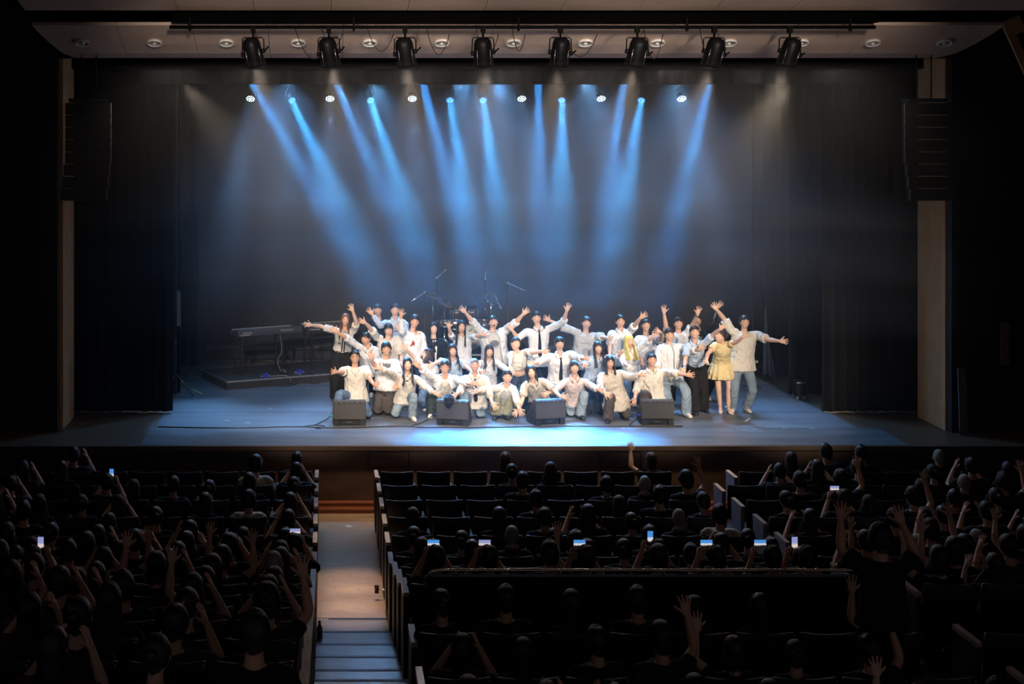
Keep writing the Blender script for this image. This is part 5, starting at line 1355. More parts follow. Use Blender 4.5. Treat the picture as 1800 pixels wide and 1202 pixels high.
M_BLUEBAND = mat('blue_wristband', rgb(90, 160, 220), 0.5)
STYLE = {
    'A1': ('long-haired woman in cream cropped jacket with black trim, pointing far left', dict(hair=('long', 'brown', .008), top=('jacket', 'cream', .75, .12, .03), bottom=('black', .06), shoes='black', strips=[([(.97, -8), (.8, -9), (.6, -9), (.4, -9), (.18, -10)], .011, 'black', 'jacket_trim'), ([(.97, 8), (.8, 9), (.6, 9), (.4, 9), (.18, 10)], .011, 'black', 'jacket_trim'), ([(.52, -48), (.5, -24)], .010, 'black', 'pocket_trim'), ([(.17, -60), (.16, -30), (.16, -12)], .008, 'black', 'hem_trim'), ([(.16, 12), (.16, 30), (.17, 60)], .008, 'black', 'hem_trim')], nl=(0, -1, .3))),
    'A2': ('man in plain black tee standing at the back, only head and chest showing', dict(hair=('bangs', 'black'), top=('tee', 'black', .7, -.1), bottom=('black', 0), expr='smile')),
    'A3': ('tall man in pale striped shirt with hand across his chest', dict(hair=('parted', 'black'), top=('shirt', 'stripe_blue', 1.9, -.1, .028), bottom=('black', 0), expr='neutral', fair=1)),
    'A4': ('person with black bowl haircut in loose cream tee raising one arm left', dict(hair=('bowl', 'black'), top=('tee', 'cream', .92, -.16, .035), bottom=('black', .01), expr='neutral', fair=1)),
    'A5': ('man with wet-look black hair looking down left, arm stretched left', dict(hair=('parted', 'black'), top=('shirt', 'white', 1.05, -.1, .022), bottom=('black', 0), expr='neutral', shoes='black')),
    'A6': ('kneeling man with red-rimmed glasses, long white tee and blue jeans', dict(hair=('short', 'black'), top=('tee', 'cream', .8, -.22, .035), bottom=('jeans', .012), expr='smile', glasses=1, necklace=1)),
    'A7': ('kneeling man with curly hair and grey graphic on his white tee', dict(hair=('curly', 'black'), top=('tee', 'white', .9, -.05, .04), bottom=('brown_grey', .03), graphic=('blob', M_GREYINK), gt=.83, expr='smile', shoes='black')),
    'B1': ('kneeling woman with long wavy black hair, open-neck white shirt, pale jeans', dict(hair=('long', 'black', .014), top=('shirt', 'cream', 1.9, -.12, .03), bottom=('light_jeans', .02), strips=[([(.99, -7), (.86, -3)], .016, 'black', 'inner_top'), ([(.99, 7), (.86, 3)], .016, 'black', 'inner_top')])),
    'B2': ('curly-haired man in long white tee with red bird print', dict(hair=('curly', 'black'), top=('tee', 'white', 1.85, -.14, .035), bottom=('dark_jeans', 0), graphic=('bird', M_REDINK), expr='smile', watch=('r', M_INK))),
    'B3': ('woman in black cardigan with white striped trim', dict(hair=('bob', 'black', .008), top=('cardigan', 'black', 1.8, -.12, .024), bottom=('black', .02), shoes='black', strips=[([(.95, 14), (.7, 14), (.4, 14), (.1, 14)], .012, 'cream', 'cardigan_trim'), ([(.95, 22), (.7, 21), (.4, 21), (.1, 21)], .006, 'cream', 'cardigan_trim'), ([(.95, -12), (.88, -6)], .008, 'cream', 'cardigan_trim')])),
    'B4': ('woman with very long straight black hair and raised rolled sleeves', dict(hair=('long', 'black'), top=('shirt', 'white', 1.15, -.12, .026), bottom=('black', 0), expr='neutral')),
    'B5': ('woman with brown bob turned in profile towards the left', dict(hair=('bobpart', 'dark'), top=('tee', 'white', .75, -.05, .02), bottom=('jeans', .01), expr='smile')),
    'B6': ('woman with wavy hair and bangs in pale blue shirt', dict(hair=('longbangs', 'dark', .012), top=('shirt', 'pale_blue', .85, -.08, .022), bottom=('jeans', .01), expr='neutral')),
    'B7': ('crouching man with black bangs, glasses and open white shirt over white tee', dict(hair=('bangs', 'black'), top=('open', 'white', 1.55, -.3, .06), inner=('cream', -.05), bottom=('green_dark', .03), glasses=1, necklace=1, expr='smile')),
    'B8': ('kneeling man with shaved head, cream shirt and black tie', dict(hair=('shaved', 'stubble'), top=('shirt', 'cream', 1.3, -.2, .03), bottom=('light_jeans', .02), tie=1, expr='smile', shoes='black')),
    'B9': ('woman with long loose hair in white shirt behind the shaved-head man', dict(hair=('longbangs', 'dark', .008), top=('shirt', 'white', 1.8, -.1, .024), bottom=('black', 0))),
    'B10': ('big man with open mouth and both arms flung up, white overshirt and graphic tee', dict(hair=('bangs', 'black'), top=('open', 'white', 1.12, -.16, .04), inner=('grey_white', -.06), bottom=('black', .02), expr='open', graphic=('oval', M_GREYINK), print=('AD 2015', .03, .44, M_INK, 0), gt=.62, fair=1)),
    'C1': ('woman in white crop top and blue jeans with tilted head', dict(hair=('bun', 'dark'), top=('cardigan', 'cream', .72, .36, .012), bottom=('dark_jeans', .02), shoes='black', expr='smile', strips=[([(.06, -70), (.05, -35), (.05, 0), (.05, 35), (.06, 70)], .016, 'black', 'belt')])),
    'C2': ('tall man in white shirt and black tie, left palm raised high', dict(hair=('bangs', 'black'), top=('shirt', 'white', 1.2, -.14, .028), bottom=('black', 0), tie=1, expr='neutral', fair=1)),
    'C4': ('man in oversized pale tee with arched dark lettering on the chest', dict(hair=('parted', 'dark'), top=('tee', 'grey_white', .95, -.2, .045), bottom=('black', 0), print=('COURTESY', .042, .66, M_INK, .2), expr='neutral', fair=1)),
    'C5': ('short-haired person in white shirt and black tie with arms spread sideways', dict(hair=('bunbangs', 'black'), top=('shirt', 'white', 1.5, -.1, .03), bottom=('dark_jeans', .02), tie=1, expr='neutral', shoes='black', fair=1)),
    'C6': ('crouching woman with tied-back hair, beige cardigan and olive trousers', dict(hair=('bun', 'dark'), top=('open', 'cream', 1.6, -.08, .03), inner=('grey_white', .05), gap=32, bottom=('olive', .035), expr='laugh', shoes='black')),
    'C7': ('woman with short black bob leaning over a monitor, beige short-sleeved shirt', dict(hair=('bobpart', 'black'), top=('shirt', 'beige', .85, -.1, .026), bottom=('black', .02), expr='smile', shoes='black')),
    'C8': ('kneeling woman with bangs in pinkish beige shirt and grey jeans', dict(hair=('bunbangs', 'dark'), top=('shirt', 'pinkish', 1.75, -.12, .034), bottom=('light_jeans', .03), expr='smile', shoes='black')),
    'D1': ('crouching woman with long dark hair in pale blue shirt and dark jeans', dict(hair=('longbangs', 'dark'), top=('shirt', 'pale_blue', 1.7, -.12, .026), bottom=('dark_jeans', .03), expr='smile', shoes='black')),
    'D2': ('woman with round glasses and black hair in oversized beige shirt', dict(hair=('mid', 'black'), top=('shirt', 'beige', 1.75, -.34, .045), bottom=('brown_grey', .03), glasses=1, expr='neutral', shoes='black')),
    'D3': ('man in white short-sleeved button shirt, left arm raised', dict(hair=('parted', 'black'), top=('shirt', 'white', .85, -.14, .03), bottom=('black', 0), expr='neutral')),
    'D4': ('woman with long bright blonde hair and white cropped cardigan', dict(hair=('longbangs', 'blonde'), top=('shirt', 'white', 1.4, .12, .024), bottom=('jeans', .025), expr='neutral', strips=[([(.1, -70), (.09, -35), (.09, 0), (.09, 35), (.1, 70)], .022, 'black', 'belt')])),
    'D5': ('man in plain white tee with bangs behind the blonde woman', dict(hair=('bangs', 'black'), top=('tee', 'white', .8, -.16, .03), bottom=('black', 0), expr='smile')),
    'D6': ('man in layered white long-sleeved top and pale jeans, standing with bent knees', dict(hair=('bangs', 'dark'), top=('open', 'white', 1.5, -.2, .03), inner=('white', -.12), gap=16, bottom=('light_jeans', .03), expr='neutral', fair=1)),
    'D7': ('kneeling man in white shirt with chest pocket and dark grey trousers behind monitor', dict(hair=('short', 'black'), top=('shirt', 'cream', 1.3, -.04, .034), bottom=('brown_grey', .02), expr='smile', strips=[([(.72, 20), (.72, 48)], .004, 'beige', 'pocket_edge')])),
    'D8': ('man in white tee with both arms straight up and black watch', dict(hair=('bangs', 'black'), top=('tee', 'white', .55, -.14, .03), bottom=('black', 0), expr='smile', watch=('r', M_INK))),
    'E1': ('woman with hair tied back, pale blue shirt and wide black trousers', dict(hair=('bun', 'dark'), top=('shirt', 'pale_blue', .75, .0, .018), bottom=('black', .045), expr='smile', shoes='black', watch=('l', M_BLUEBAND))),
    'E2': ('man in shiny black jacket half hidden behind the others, palm up high', dict(hair=('bangs', 'dark'), top=('jacket', 'leather', 1.9, -.06, .03), bottom=('black', 0), expr='laugh')),
    'E3': ('woman in straw yellow dress and white heeled sandals turned left', dict(hair=('bun', 'dark'), top=('dress', 'yellow_beige', .55, .12, .016), bare_legs=1, shoes='heel', expr='laugh')),
    'E4': ('broad man at right end in cream tee and blue jeans, left arm stretched right', dict(hair=('bangs', 'black'), top=('tee', 'cream', .85, -.12, .04), bottom=('light_jeans', .02), expr='smile', fair=1, nr=(0, -1, .3))),
}
for rec in PEOPLE:
    lab, st = STYLE[rec[0]]
    b = make_person('person', lab, 'performers posing together on the stage', rec, st)
    if rec[0] == 'E3':      # pleated skirt
        T = DRESS_LATER[-1][2]
        vs, fs = [], []
        n = 60
        zt = T.c(0.16)
        for j, (t, r0, amp) in enumerate(((0.18, 0.128, .0), (0.02, .165, .008), (-.25, .215, .018), (-.55, .262, .026), (-.56, .255, .026))):
            c = T.c(t) if t > 0 else Vector((T.p.x, T.p.y, T.p.z + T.L * t))
            for i in range(n):
                a = 2 * math.pi * i / n
                r = r0 + amp * math.sin(a * 15)
                vs.append(c + Vector((math.cos(a) * r, math.sin(a) * r * 0.82, 0)))
        for j in range(4):
            for i in range(n):
                i2 = (i + 1) % n
                fs.append((j * n + i, j * n + i2, (j + 1) * n + i2, (j + 1) * n + i))
        MB().add(vs, fs, True).build('skirt', CLOTHS['yellow_beige'], b)
        c = T.c(0.17)
        MB().tube([c - T.u * 0.02, c + T.u * 0.02], [(0.137, 0.112)] * 2, 24, up=T.x).build('waistband', CLOTHS['yellow_beige'], b)
bake_all()
dress_up()
# ---------------------------------------------------------------- things on the stage
M_WEDGE = mat('monitor_black_paint', (0.035, 0.033, 0.031, 1), 0.55, 0, 0.15, 60, 0.2, 300)
M_GRILLE = mat('monitor_grille_cloth', (0.06, 0.055, 0.05, 1), 0.7, 0, 0.2, 200, 0.3, 400)
M_LOGO = mat('logo_pale_grey', rgb(120, 115, 108), 0.5)
M_PLUG = mat('blue_plug', rgb(40, 80, 200), 0.4)
M_PLUGG = mat('green_plug', rgb(60, 180, 130), 0.4)


def text_mesh(name, txt, size, m, parent, loc, rot, extrude=0.001):
    cu = bpy.data.curves.new(name, 'FONT'); cu.body = txt; cu.size = size; cu.align_x = 'CENTER'; cu.align_y = 'CENTER'; cu.extrude = extrude
    t = bpy.data.objects.new(name, cu); COL.objects.link(t)
    me = bpy.data.meshes.new_from_object(t.evaluated_get(bpy.context.evaluated_depsgraph_get()))
    bpy.data.objects.remove(t)
    me.materials.clear(); me.materials.append(m)
    o = bpy.data.objects.new(name, me); o.location = loc; o.rotation_euler = rot; o.parent = parent; COL.objects.link(o)
    return o


def wedge(label, x, y, rz, plug):
    w = thing('stage_monitor', label, 'stage monitor', (x, y, 0), R(rz), 'stage monitors along the front')
    W = 0.56
    prof = [(0.07, 0.10), (0.0, 0.105), (0.0, 0.415), (0.025, 0.44), (0.10, 0.435), (0.40, 0.13), (0.40, 0.02), (0.30, 0.0), (0.09, 0.0)]
    # body is a prism with cut-out handles on its sides
    b = MB().prism(prof, 'x', -W / 2, W / 2)
    body = b.build('cabinet', M_WEDGE, w); bevel(body, 0.008, 2)
    MB().bbox(-W / 2 + 0.012, W / 2 - 0.012, -0.006, 0.004, 0.12, 0.375).build('rear_panel', M_GRILLE, w)
    MB().bbox(-W / 2 + 0.01, W / 2 - 0.01, -0.004, 0.0, 0.385, 0.408).build('top_strip', M_WEDGE, w)
    for sx in (-1, 1):
        MB().bbox(sx * (W / 2 - 0.01), sx * (W / 2 - 0.1), 0.01, 0.09, 0.0, 0.104).build('foot_block', M_RUBBER, w)
        MB().prism([(0.07, 0.2), (0.16, 0.2), (0.16, 0.29), (0.1, 0.3)], 'x', sx * (W / 2 + 0.001), sx * (W / 2 - 0.004)).build('handle_recess', M_VENT, w)
        MB().prism([(0.07, 0.07), (0.2, 0.07), (0.2, 0.14), (0.07, 0.14)], 'x', sx * (W / 2 + 0.001), sx * (W / 2 - 0.004)).build('socket_panel', M_VENT, w)
    lb = MB().bbox(-0.17, 0.17, 0.06, 0.07, 0.012, 0.095).build('base_panel', M_RUBBER, w)
    text_mesh('logo', 'Omni', 0.042, M_LOGO, w, (0, 0.058, 0.055), (R(90), 0, 0))
    for k in range(6):
        MB().ell((-0.23 + k * 0.092, -0.005, 0.397), (0.006, 0.004, 0.006), 8, 5).build('screw', M_METAL, w)
    if plug:
        MB().cyl((-W / 2 - 0.045, 0.08, 0.16), (-W / 2 + 0.002, 0.08, 0.16), 0.014, seg=8).build('plug', plug, w)
    return w


wedge('black stage monitor in front of the kneeling man in blue jeans, farthest left', 0.42, 24.2, 1, M_PLUGG)
wedge('black stage monitor with a dark cloth bag hung over its top', 2.17, 24.22, -14, M_PLUG)
wedge('black stage monitor turned sideways showing its left flank and handle', 3.86, 24.28, 16, None)
wedge('black stage monitor in front of the kneeling man in dark grey trousers', 5.68, 24.25, -1, M_PLUG)
# bag over the second monitor
bg_ = MB()
bg_.tube([(0, 0.05, 0.08), (0, 0.01, 0.075), (0, -0.035, 0.04), (0, -0.045, -0.02), (0, -0.04, -0.08), (0, -0.035, -0.115)], [(0.06, .02), (0.085, .03), (0.095, .035), (0.085, .035), (0.05, .03), (0.012, .012)], 14, up=(1, 0, 0))
bago = bg_.build('cloth_bag', CLOTHS['black'], None, (2.11, 24.19, 0.43))
soft(bago, 0.010, 0.012, 0.05, 2)
tag(bago, 'small black cloth bag draped over the second monitor from the left', 'bag')
MB().tube([(-.05, 0.02, .09), (-.03, -.02, .12), (.02, -.03, .11), (.05, .01, .09)], 0.006, 6).build('bag_strap', CLOTHS['black'], bago)

# keyboard riser
M_RISER = mat('riser_black_carpet', (0.022, 0.021, 0.021, 1), 0.85)
M_ALU = mat('aluminium_edge', (0.62, 0.6, 0.56, 1), 0.35, 0.9)
RZ = 24
rs = thing('keyboard_riser', 'low black platform with metal edge under the two keyboards', 'riser', (-1.89, 27.55, 0), R(RZ))
MB().bbox(0, 3.4, 0, 1.55, 0, 0.15).build('deck', M_RISER, rs)
for nm, a in (('edge_rail', (0, 3.4, -0.012, 0.0, 0.138, 0.17)), ('edge_rail', (-0.012, 0.0, -0.012, 1.56, 0.138, 0.17)), ('edge_rail', (0, 3.4, 1.55, 1.562, 0.138, 0.17))):
    MB().bbox(*a).build(nm, M_ALU, rs)
MB().bbox(0.0, 3.4, 0.0, 1.55, 0.15, 0.166).build('deck_top', M_RISER, rs)


def riser_pt(u, v, z=0.166):
    c, s = math.cos(R(RZ)), math.sin(R(RZ))
    return (-1.89 + u * c - v * s, 27.55 + u * s + v * c, z)


M_KB = mat('keyboard_dark_shell', (0.05, 0.05, 0.052, 1), 0.4)
M_KBW = mat('keyboard_white_key', rgb(230, 228, 220), 0.35)
M_KBTXT = mat('keyboard_white_print', rgb(200, 196, 188), 0.5)


def keyboard(label, u, v, texts, L=1.42):
    k = thing('stage_keyboard', label, 'keyboard', riser_pt(u, v, 0.166), R(RZ + 4))
    Z = 0.78
    # rear panel faces the audience (-y), keys on the far side
    sh = MB().prism([(0.0, Z), (0.0, Z + 0.085), (0.025, Z + 0.125), (0.2, Z + 0.115), (0.42, Z + 0.07), (0.42, Z + 0.005)], 'x', 0, L).build('shell', M_KB, k)
    bevel(sh, 0.006, 2)
    for i in range(52):
        MB().bbox(0.06 + i * (L - 0.12) / 52, 0.06 + (i + 0.92) * (L - 0.12) / 52, 0.3, 0.44, Z + 0.075, Z + 0.098).build('white_key', M_KBW, k)
    for t, x, z, sz in texts:
        text_mesh('lettering', t, sz, M_KBTXT, k, (x, -0.003, Z + z), (R(90), 0, 0))
    for i in range(10):
        MB().ell((0.2 + i * 0.11, 0.08, Z + 0.125), (0.012, 0.012, 0.008), 8, 5).build('knob', M_KBTXT, k)
    for i in range(5):
        MB().bbox(0.05 + i * 0.045, 0.075 + i * 0.045, -0.004, 0.001, Z + 0.012, Z + 0.03).build('socket', M_KBTXT, k)
    for x in (0.1, L - 0.42):
        for y in (0.05, 0.36):
            MB().bbox(x - 0.02, x + 0.02, y - 0.02, y + 0.02, 0, Z).build('stand_leg', M_BLACKMETAL, k)
        MB().bbox(x - 0.02, x + 0.02, 0.02, 0.4, Z - 0.03, Z).build('stand_arm', M_BLACKMETAL, k)
    MB().bbox(0.1, L - 0.42, 0.17, 0.21, Z - 0.2, Z - 0.16).build('stand_bar', M_BLACKMETAL, k)
    return k


keyboard('long black stage keyboard with white maker lettering, on the low platform', 0.38, 0.42, [('YAMAHA', 0.2, 0.058, 0.052), ('MONTAGE 8', 1.08, 0.066, 0.05)])
keyboard('second black keyboard half hidden behind the woman in cream jacket', 1.98, 0.62, [], 1.2)
# effect boxes with cables on the riser
for (u, v, lab) in ((0.83, 0.1, 'small blue effect box at the front edge of the riser'), (1.62, 0.25, 'small blue effect box farther right behind the cables')):
    e = thing('effect_pedal', lab, 'pedal', riser_pt(u, v, 0.166), R(RZ))
    MB().bbox(-0.055, 0.055, -0.035, 0.035, 0, 0.075).build('case', mat('blue_pedal_paint', rgb(44, 52, 168), 0.4), e)
    MB().cyl((-.055, 0, .03), (-.1, 0, .03), 0.008, seg=6).build('plug_left', M_KBTXT, e)
    MB().cyl((.055, 0, .03), (.1, 0, .03), 0.008, seg=6).build('plug_right', M_KBTXT, e)
    MB().cyl((0.02, 0, .075), (0.02, 0, .085), 0.012, seg=10).build('switch', M_METAL, e)
sp_ = thing('sustain_pedal', 'small dark pedal with pale top standing between the two blue boxes', 'pedal', riser_pt(1.32, 0.32), R(RZ))
MB().bbox(-0.05, 0.05, -0.1, 0.1, 0, 0.04).build('base', M_BLACKMETAL, sp_)
MB().box((0, -0.02, 0.07), (0.06, 0.13, 0.012), Matrix.Rotation(R(18), 3, 'X')).build('tread', M_ALU, sp_)
M_CABW = mat('pale_cable', rgb(150, 140, 120), 0.5)
rc = random.Random(3)


def floor_cable(name, pts, r, m, label, group=None):
    P = [Vector(p) for p in pts]
    out = []
    for i in range(len(P) - 1):
        p0, p1, p2, p3 = P[max(0, i - 1)], P[i], P[i + 1], P[min(len(P) - 1, i + 2)]
        for k in range(6):
            t = k / 6
            out.append(0.5 * ((2 * p1) + (p2 - p0) * t + (2 * p0 - 5 * p1 + 4 * p2 - p3) * t * t + (3 * p1 - p0 - 3 * p2 + p3) * t ** 3))
    out.append(P[-1])
    o = MB().tube(out, r, 6).build(name, m)
    return tag(o, label, 'cable', group)


def gp(px, py, z=0.008):
    """Ground point from plan readings."""
    Y = FPX * (5.05 - z) / (py - 227)
    return ((px - 571) * Y / FPX, Y, z)


floor_cable('pedal_cable', [riser_pt(0.93, 0.1, .18), riser_pt(1.25, 0.06, .18), riser_pt(1.32, -0.03, .1), gp(503, 673), gp(515, 672), gp(531, 675)], 0.008, M_CABW, 'pale cable dropping off the riser edge from the left blue box')
floor_cable('pedal_cable', [riser_pt(1.5, 0.2, .18), riser_pt(1.55, 0.02, .19), gp(528, 667), gp(541, 671)], 0.008, M_CABW, 'pale cable dropping off the riser edge below the right blue box')
floor_cable('pedal_cable', [riser_pt(1.75, 0.1, .18), riser_pt(1.78, -0.02, .17), gp(553, 668), gp(561, 673), gp(545, 674)], 0.009, M_CABLE, 'dark cable looping on the floor at the right of the riser cables')
floor_cable('pedal_cable', [riser_pt(0.83, 0.05, .17), riser_pt(0.9, -0.03, .1), gp(478, 677), gp(500, 679), gp(520, 676)], 0.009, M_CABLE, 'dark cable hanging from the left blue box down to the floor')
k1 = riser_pt(1.3, 0.45, 0.93)
floor_cable('keyboard_cable', [k1, (k1[0] + 0.02, k1[1] - 0.02, 0.6), (k1[0] - 0.06, k1[1] - 0.02, 0.4), riser_pt(1.3, 0.4, 0.18)], 0.006, M_CABW, 'thin pale cable hanging from the long keyboard to the riser')
# long cable along the front of the stage and monitor leads
floor_cable('stage_cable', [gp(278, 750), gp(340, 751.5), gp(430, 752), gp(520, 750), gp(600, 752), gp(700, 749), gp(760, 751), gp(850, 751), gp(960, 749), gp(1080, 749), gp(1200, 749)], 0.012, M_CABLE, 'long black cable lying along the stage front before the monitors')
floor_cable('monitor_lead', [(0.1, 24.28, .16), gp(574, 737, .05), gp(560, 744), gp(548, 749), gp(560, 753), gp(571, 749), gp(552, 747), gp(530, 750)], 0.008, M_CABLE, 'black lead looping from the leftmost monitor to the floor')
floor_cable('monitor_lead', [(1.84, 24.3, .16), gp(752, 737, .04), gp(738, 744), gp(724, 748), gp(736, 751), (1.72, 24.05, .008), gp(722, 749)], 0.008, M_CABLE, 'black lead with blue plug from the monitor under the bag')
floor_cable('monitor_lead', [(5.36, 24.3, .16), gp(1117, 738, .05), gp(1110, 744), gp(1107, 747), gp(1116, 748)], 0.008, M_CABLE, 'black lead with blue plug from the rightmost monitor')

# drum kit on its riser
M_DRUM = mat('drum_dark_lacquer', (0.05, 0.045, 0.042, 1), 0.25, 0, 0.2, 6)
M_HEAD = mat('drum_head_white', rgb(200, 196, 186), 0.5)
M_CHROME = mat('chrome', (0.75, 0.76, 0.78, 1), 0.15, 1.0)
M_CYM = mat('bronze_cymbal', rgb(176, 140, 90), 0.3, 0.9, 0.1, 30)
M_HOOP = mat('drum_wood_hoop', rgb(150, 110, 70), 0.4)
DX, DY = 3.1, 29.4
dr = thing('drum_riser', 'black platform under the drum kit behind the group', 'riser', (DX, DY + 0.5, 0))
MB().bbox(-1.2, 1.2, -0.75, 1.0, 0, 0.43).build('deck', M_RISER, dr)
MB().bbox(-1.2, 1.2, -0.765, -0.75, 0.41, 0.44).build('edge_rail', M_ALU, dr)
kit = thing('drum_kit', 'dark drum kit with chrome stands behind the raised arms', 'drum kit', (DX, DY, 0.44))


def pxz(px, py, Y):
    return Vector(((px - 571) * Y / FPX, Y, 5.05 - (py - 227) * Y / FPX))


def rel(v):
    return Vector(v) - Vector((DX, DY, 0.44))


c = rel(pxz(823, 593, DY)); c.z = 0.29
bd_ = MB().tube([c + Vector((0, 0.0, 0)), c + Vector((0, 0.42, 0))], 0.27, 28).build('bass_drum', M_DRUM, kit)
MB().tube([c + Vector((0, -0.02, 0)), c + Vector((0, 0.02, 0))], 0.285, 28).build('bass_hoop', M_HOOP, kit)
hd_ = MB().tube([c + Vector((0, -0.026, 0)), c + Vector((0, -0.021, 0))], 0.262, 28).build('bass_head', M_HEAD, kit)
MB().tube([c + Vector((0.0, -0.029, 0.16)), c + Vector((0.03, -0.029, 0.15)), c + Vector((0.06, -0.029, 0.17)), c + Vector((0.075, -0.029, 0.2))], 0.008, 5).build('drum_emblem', M_INK, hd_)
for sx in (-1, 1):
    MB().cyl(c + Vector((sx * 0.22, 0.1, -0.1)), c + Vector((sx * 0.36, 0.0, -0.285)), 0.010, seg=6).build('bass_leg', M_CHROME, kit)


def drum(px, py, r, h, tilt, nm):
    c = rel(pxz(px, py, DY - 0.05))
    ax = Vector((0, -math.sin(R(tilt)), math.cos(R(tilt))))
    o = MB().tube([c - ax * h / 2, c + ax * h / 2], r, 20).build(nm, M_DRUM, kit)
    MB().tube([c + ax * (h / 2 - 0.012), c + ax * (h / 2 + 0.008)], r + 0.008, 20).build('top_hoop', M_CHROME, o)
    MB().tube([c - ax * (h / 2 - 0.012), c - ax * (h / 2 + 0.008)], r + 0.008, 20).build('bottom_hoop', M_CHROME, o)
    MB().tube([c + ax * (h / 2 + 0.002), c + ax * (h / 2 + 0.006)], r - 0.004, 20).build('drum_skin', M_HEAD, o)
    u = ax.orthogonal().normalized(); v = ax.cross(u)
    for k in range(8):
        t = 2 * math.pi * k / 8 + 0.2
        p = c + (u * math.cos(t) + v * math.sin(t)) * (r + 0.006)
        MB().tube([p - ax * h * 0.42, p - ax * h * 0.1, p + ax * h * 0.1, p + ax * h * 0.42], [0.004, 0.009, 0.009, 0.004], 6).build('tension_lug', M_CHROME, o)
    return c


t1 = drum(802, 550, 0.125, 0.22, 12, 'tom_drum')
t2 = drum(829, 550, 0.125, 0.22, 12, 'tom_drum')
for t in (t1, t2):
    MB().cyl(t - Vector((0, -0.06, 0.1)), c + Vector((0.02, 0.2, 0.25)), 0.012, seg=8).build('tom_post', M_CHROME, kit)
drum(850, 572, 0.17, 0.3, 3, 'floor_tom')
drum(782, 566, 0.165, 0.14, 3, 'snare_drum')
drum(800, 566, 0.14, 0.16, 35, 'tom_drum')


def cymbal(px, py, r, tx, ty, pole_px, pole_py, boom=False):
    c = rel(pxz(px, py, DY - 0.02))
    rot = Matrix.Rotation(R(tx), 3, 'X') @ Matrix.Rotation(R(ty), 3, 'Y')
    mb = MB()
    vs, fs = [], []
    prof = [(0.004, 0.02), (0.03, 0.014), (0.045, 0.0), (r * 0.6, -0.012), (r, -0.024), (r, -0.027), (0.045, -0.004)]
    N = 28
    for (rr, zz) in prof:
        for k in range(N):
            t = 2 * math.pi * k / N
            vs.append(c + rot @ Vector((rr * math.cos(t), rr * math.sin(t), zz)))
    for j in range(len(prof) - 1):
        for k in range(N):
            fs.append((j * N + k, j * N + (k + 1) % N, (j + 1) * N + (k + 1) % N, (j + 1) * N + k))
    cy = mb.add(vs, fs, True).build('cymbal', M_CYM, kit)
    p = rel(pxz(pole_px, pole_py, DY))
    st = MB().cyl((p.x, p.y, 0.02), (p.x, p.y, p.z * 0.55), 0.016, seg=8).cyl((p.x, p.y, p.z * 0.55), p, 0.011, seg=8).build('cymbal_stand', M_CHROME, kit)
    MB().cyl(p, c + Vector((0, 0, 0.03)), 0.009, seg=6).build('boom_arm', M_CHROME, st)
    MB().ell(c + Vector((0, 0, 0.03)), (0.012, 0.012, 0.016), 8, 6).build('wing_nut', M_CHROME, st)
    MB().ell((p.x, p.y, p.z * 0.55), (0.024, 0.02, 0.026), 8, 6).build('clamp', M_CHROME, st)
    for k in range(3):
        a = 2 * math.pi * k / 3 + 0.5
        MB().cyl((p.x, p.y, 0.28), (p.x + 0.26 * math.cos(a), p.y + 0.26 * math.sin(a), 0.01), 0.009, seg=6).build('tripod_leg', M_CHROME, st)


cymbal(764, 518, 0.20, 8, 22, 761, 526)
cymbal(789, 531, 0.225, 14, 20, 781, 538)
cymbal(856, 517, 0.21, -10, -12, 863, 524)
MB().cyl(rel(pxz(861, 532, DY)), rel(pxz(872, 540, DY)), 0.012, seg=8).build('boom_counterweight', M_CHROME, kit)
for q in ((855, 524), (857, 529), (874, 532), (878, 540), (853, 544), (856, 549), (838, 534)):
    MB().ell(rel(pxz(q[0], q[1], DY - 0.1)), (0.014, 0.014, 0.02), 8, 5).build('wing_bolt', M_CHROME, kit)
# drum throne hidden below, left out; microphone stands round the kit


def mic_stand(label, px, py_top, Y, tip, base_z=0.0):
    p = pxz(px, py_top, Y)
    m_ = thing('microphone_stand', label, 'microphone stand', (p.x, Y, base_z))
    h = p.z - base_z
    MB().cyl((0, 0, 0.02), (0, 0, h), 0.009, seg=8).build('pole', M_BLACKMETAL, m_)
    for k in range(3):
        a = 2 * math.pi * k / 3 + 0.4
        MB().cyl((0, 0, 0.16), (0.3 * math.cos(a), 0.3 * math.sin(a), 0.01), 0.008, seg=6).build('tripod_leg', M_BLACKMETAL, m_)
    t = pxz(tip[0], tip[1], Y) - Vector((p.x, Y, base_z))
    b = Vector((0, 0, h))
    bo = MB().cyl(b - (t - b) * 0.25, t, 0.007, seg=6).build('boom', M_METAL, m_)
    MB().ell(b, (0.02, 0.02, 0.025), 8, 6).build('clutch', M_METAL, m_)
    d = (t - b).normalized()
    MB().tube([t - d * 0.02, t + d * 0.02, t + d * 0.1, t + d * 0.13], [0.01, 0.014, 0.016, 0.01], 8).build('microphone', M_CHROME, bo)
    return m_


mic_stand('tall microphone stand farthest left beside the drums with boom sloping left', 746, 514, 29.0, (731, 524))
mic_stand('overhead microphone stand above the left cymbals with pale tip', 768, 488, 29.9, (777, 480), 0.44)
mic_stand('overhead microphone stand above the right cymbal with pale tip', 853, 490, 29.9, (854, 475), 0.44)
mic_stand('tall microphone stand right of the drums with boom sloping right', 892, 497, 29.0, (914, 507))
mic_stand('short microphone stand close to the right of the drums', 880, 541, 28.9, (875, 530))

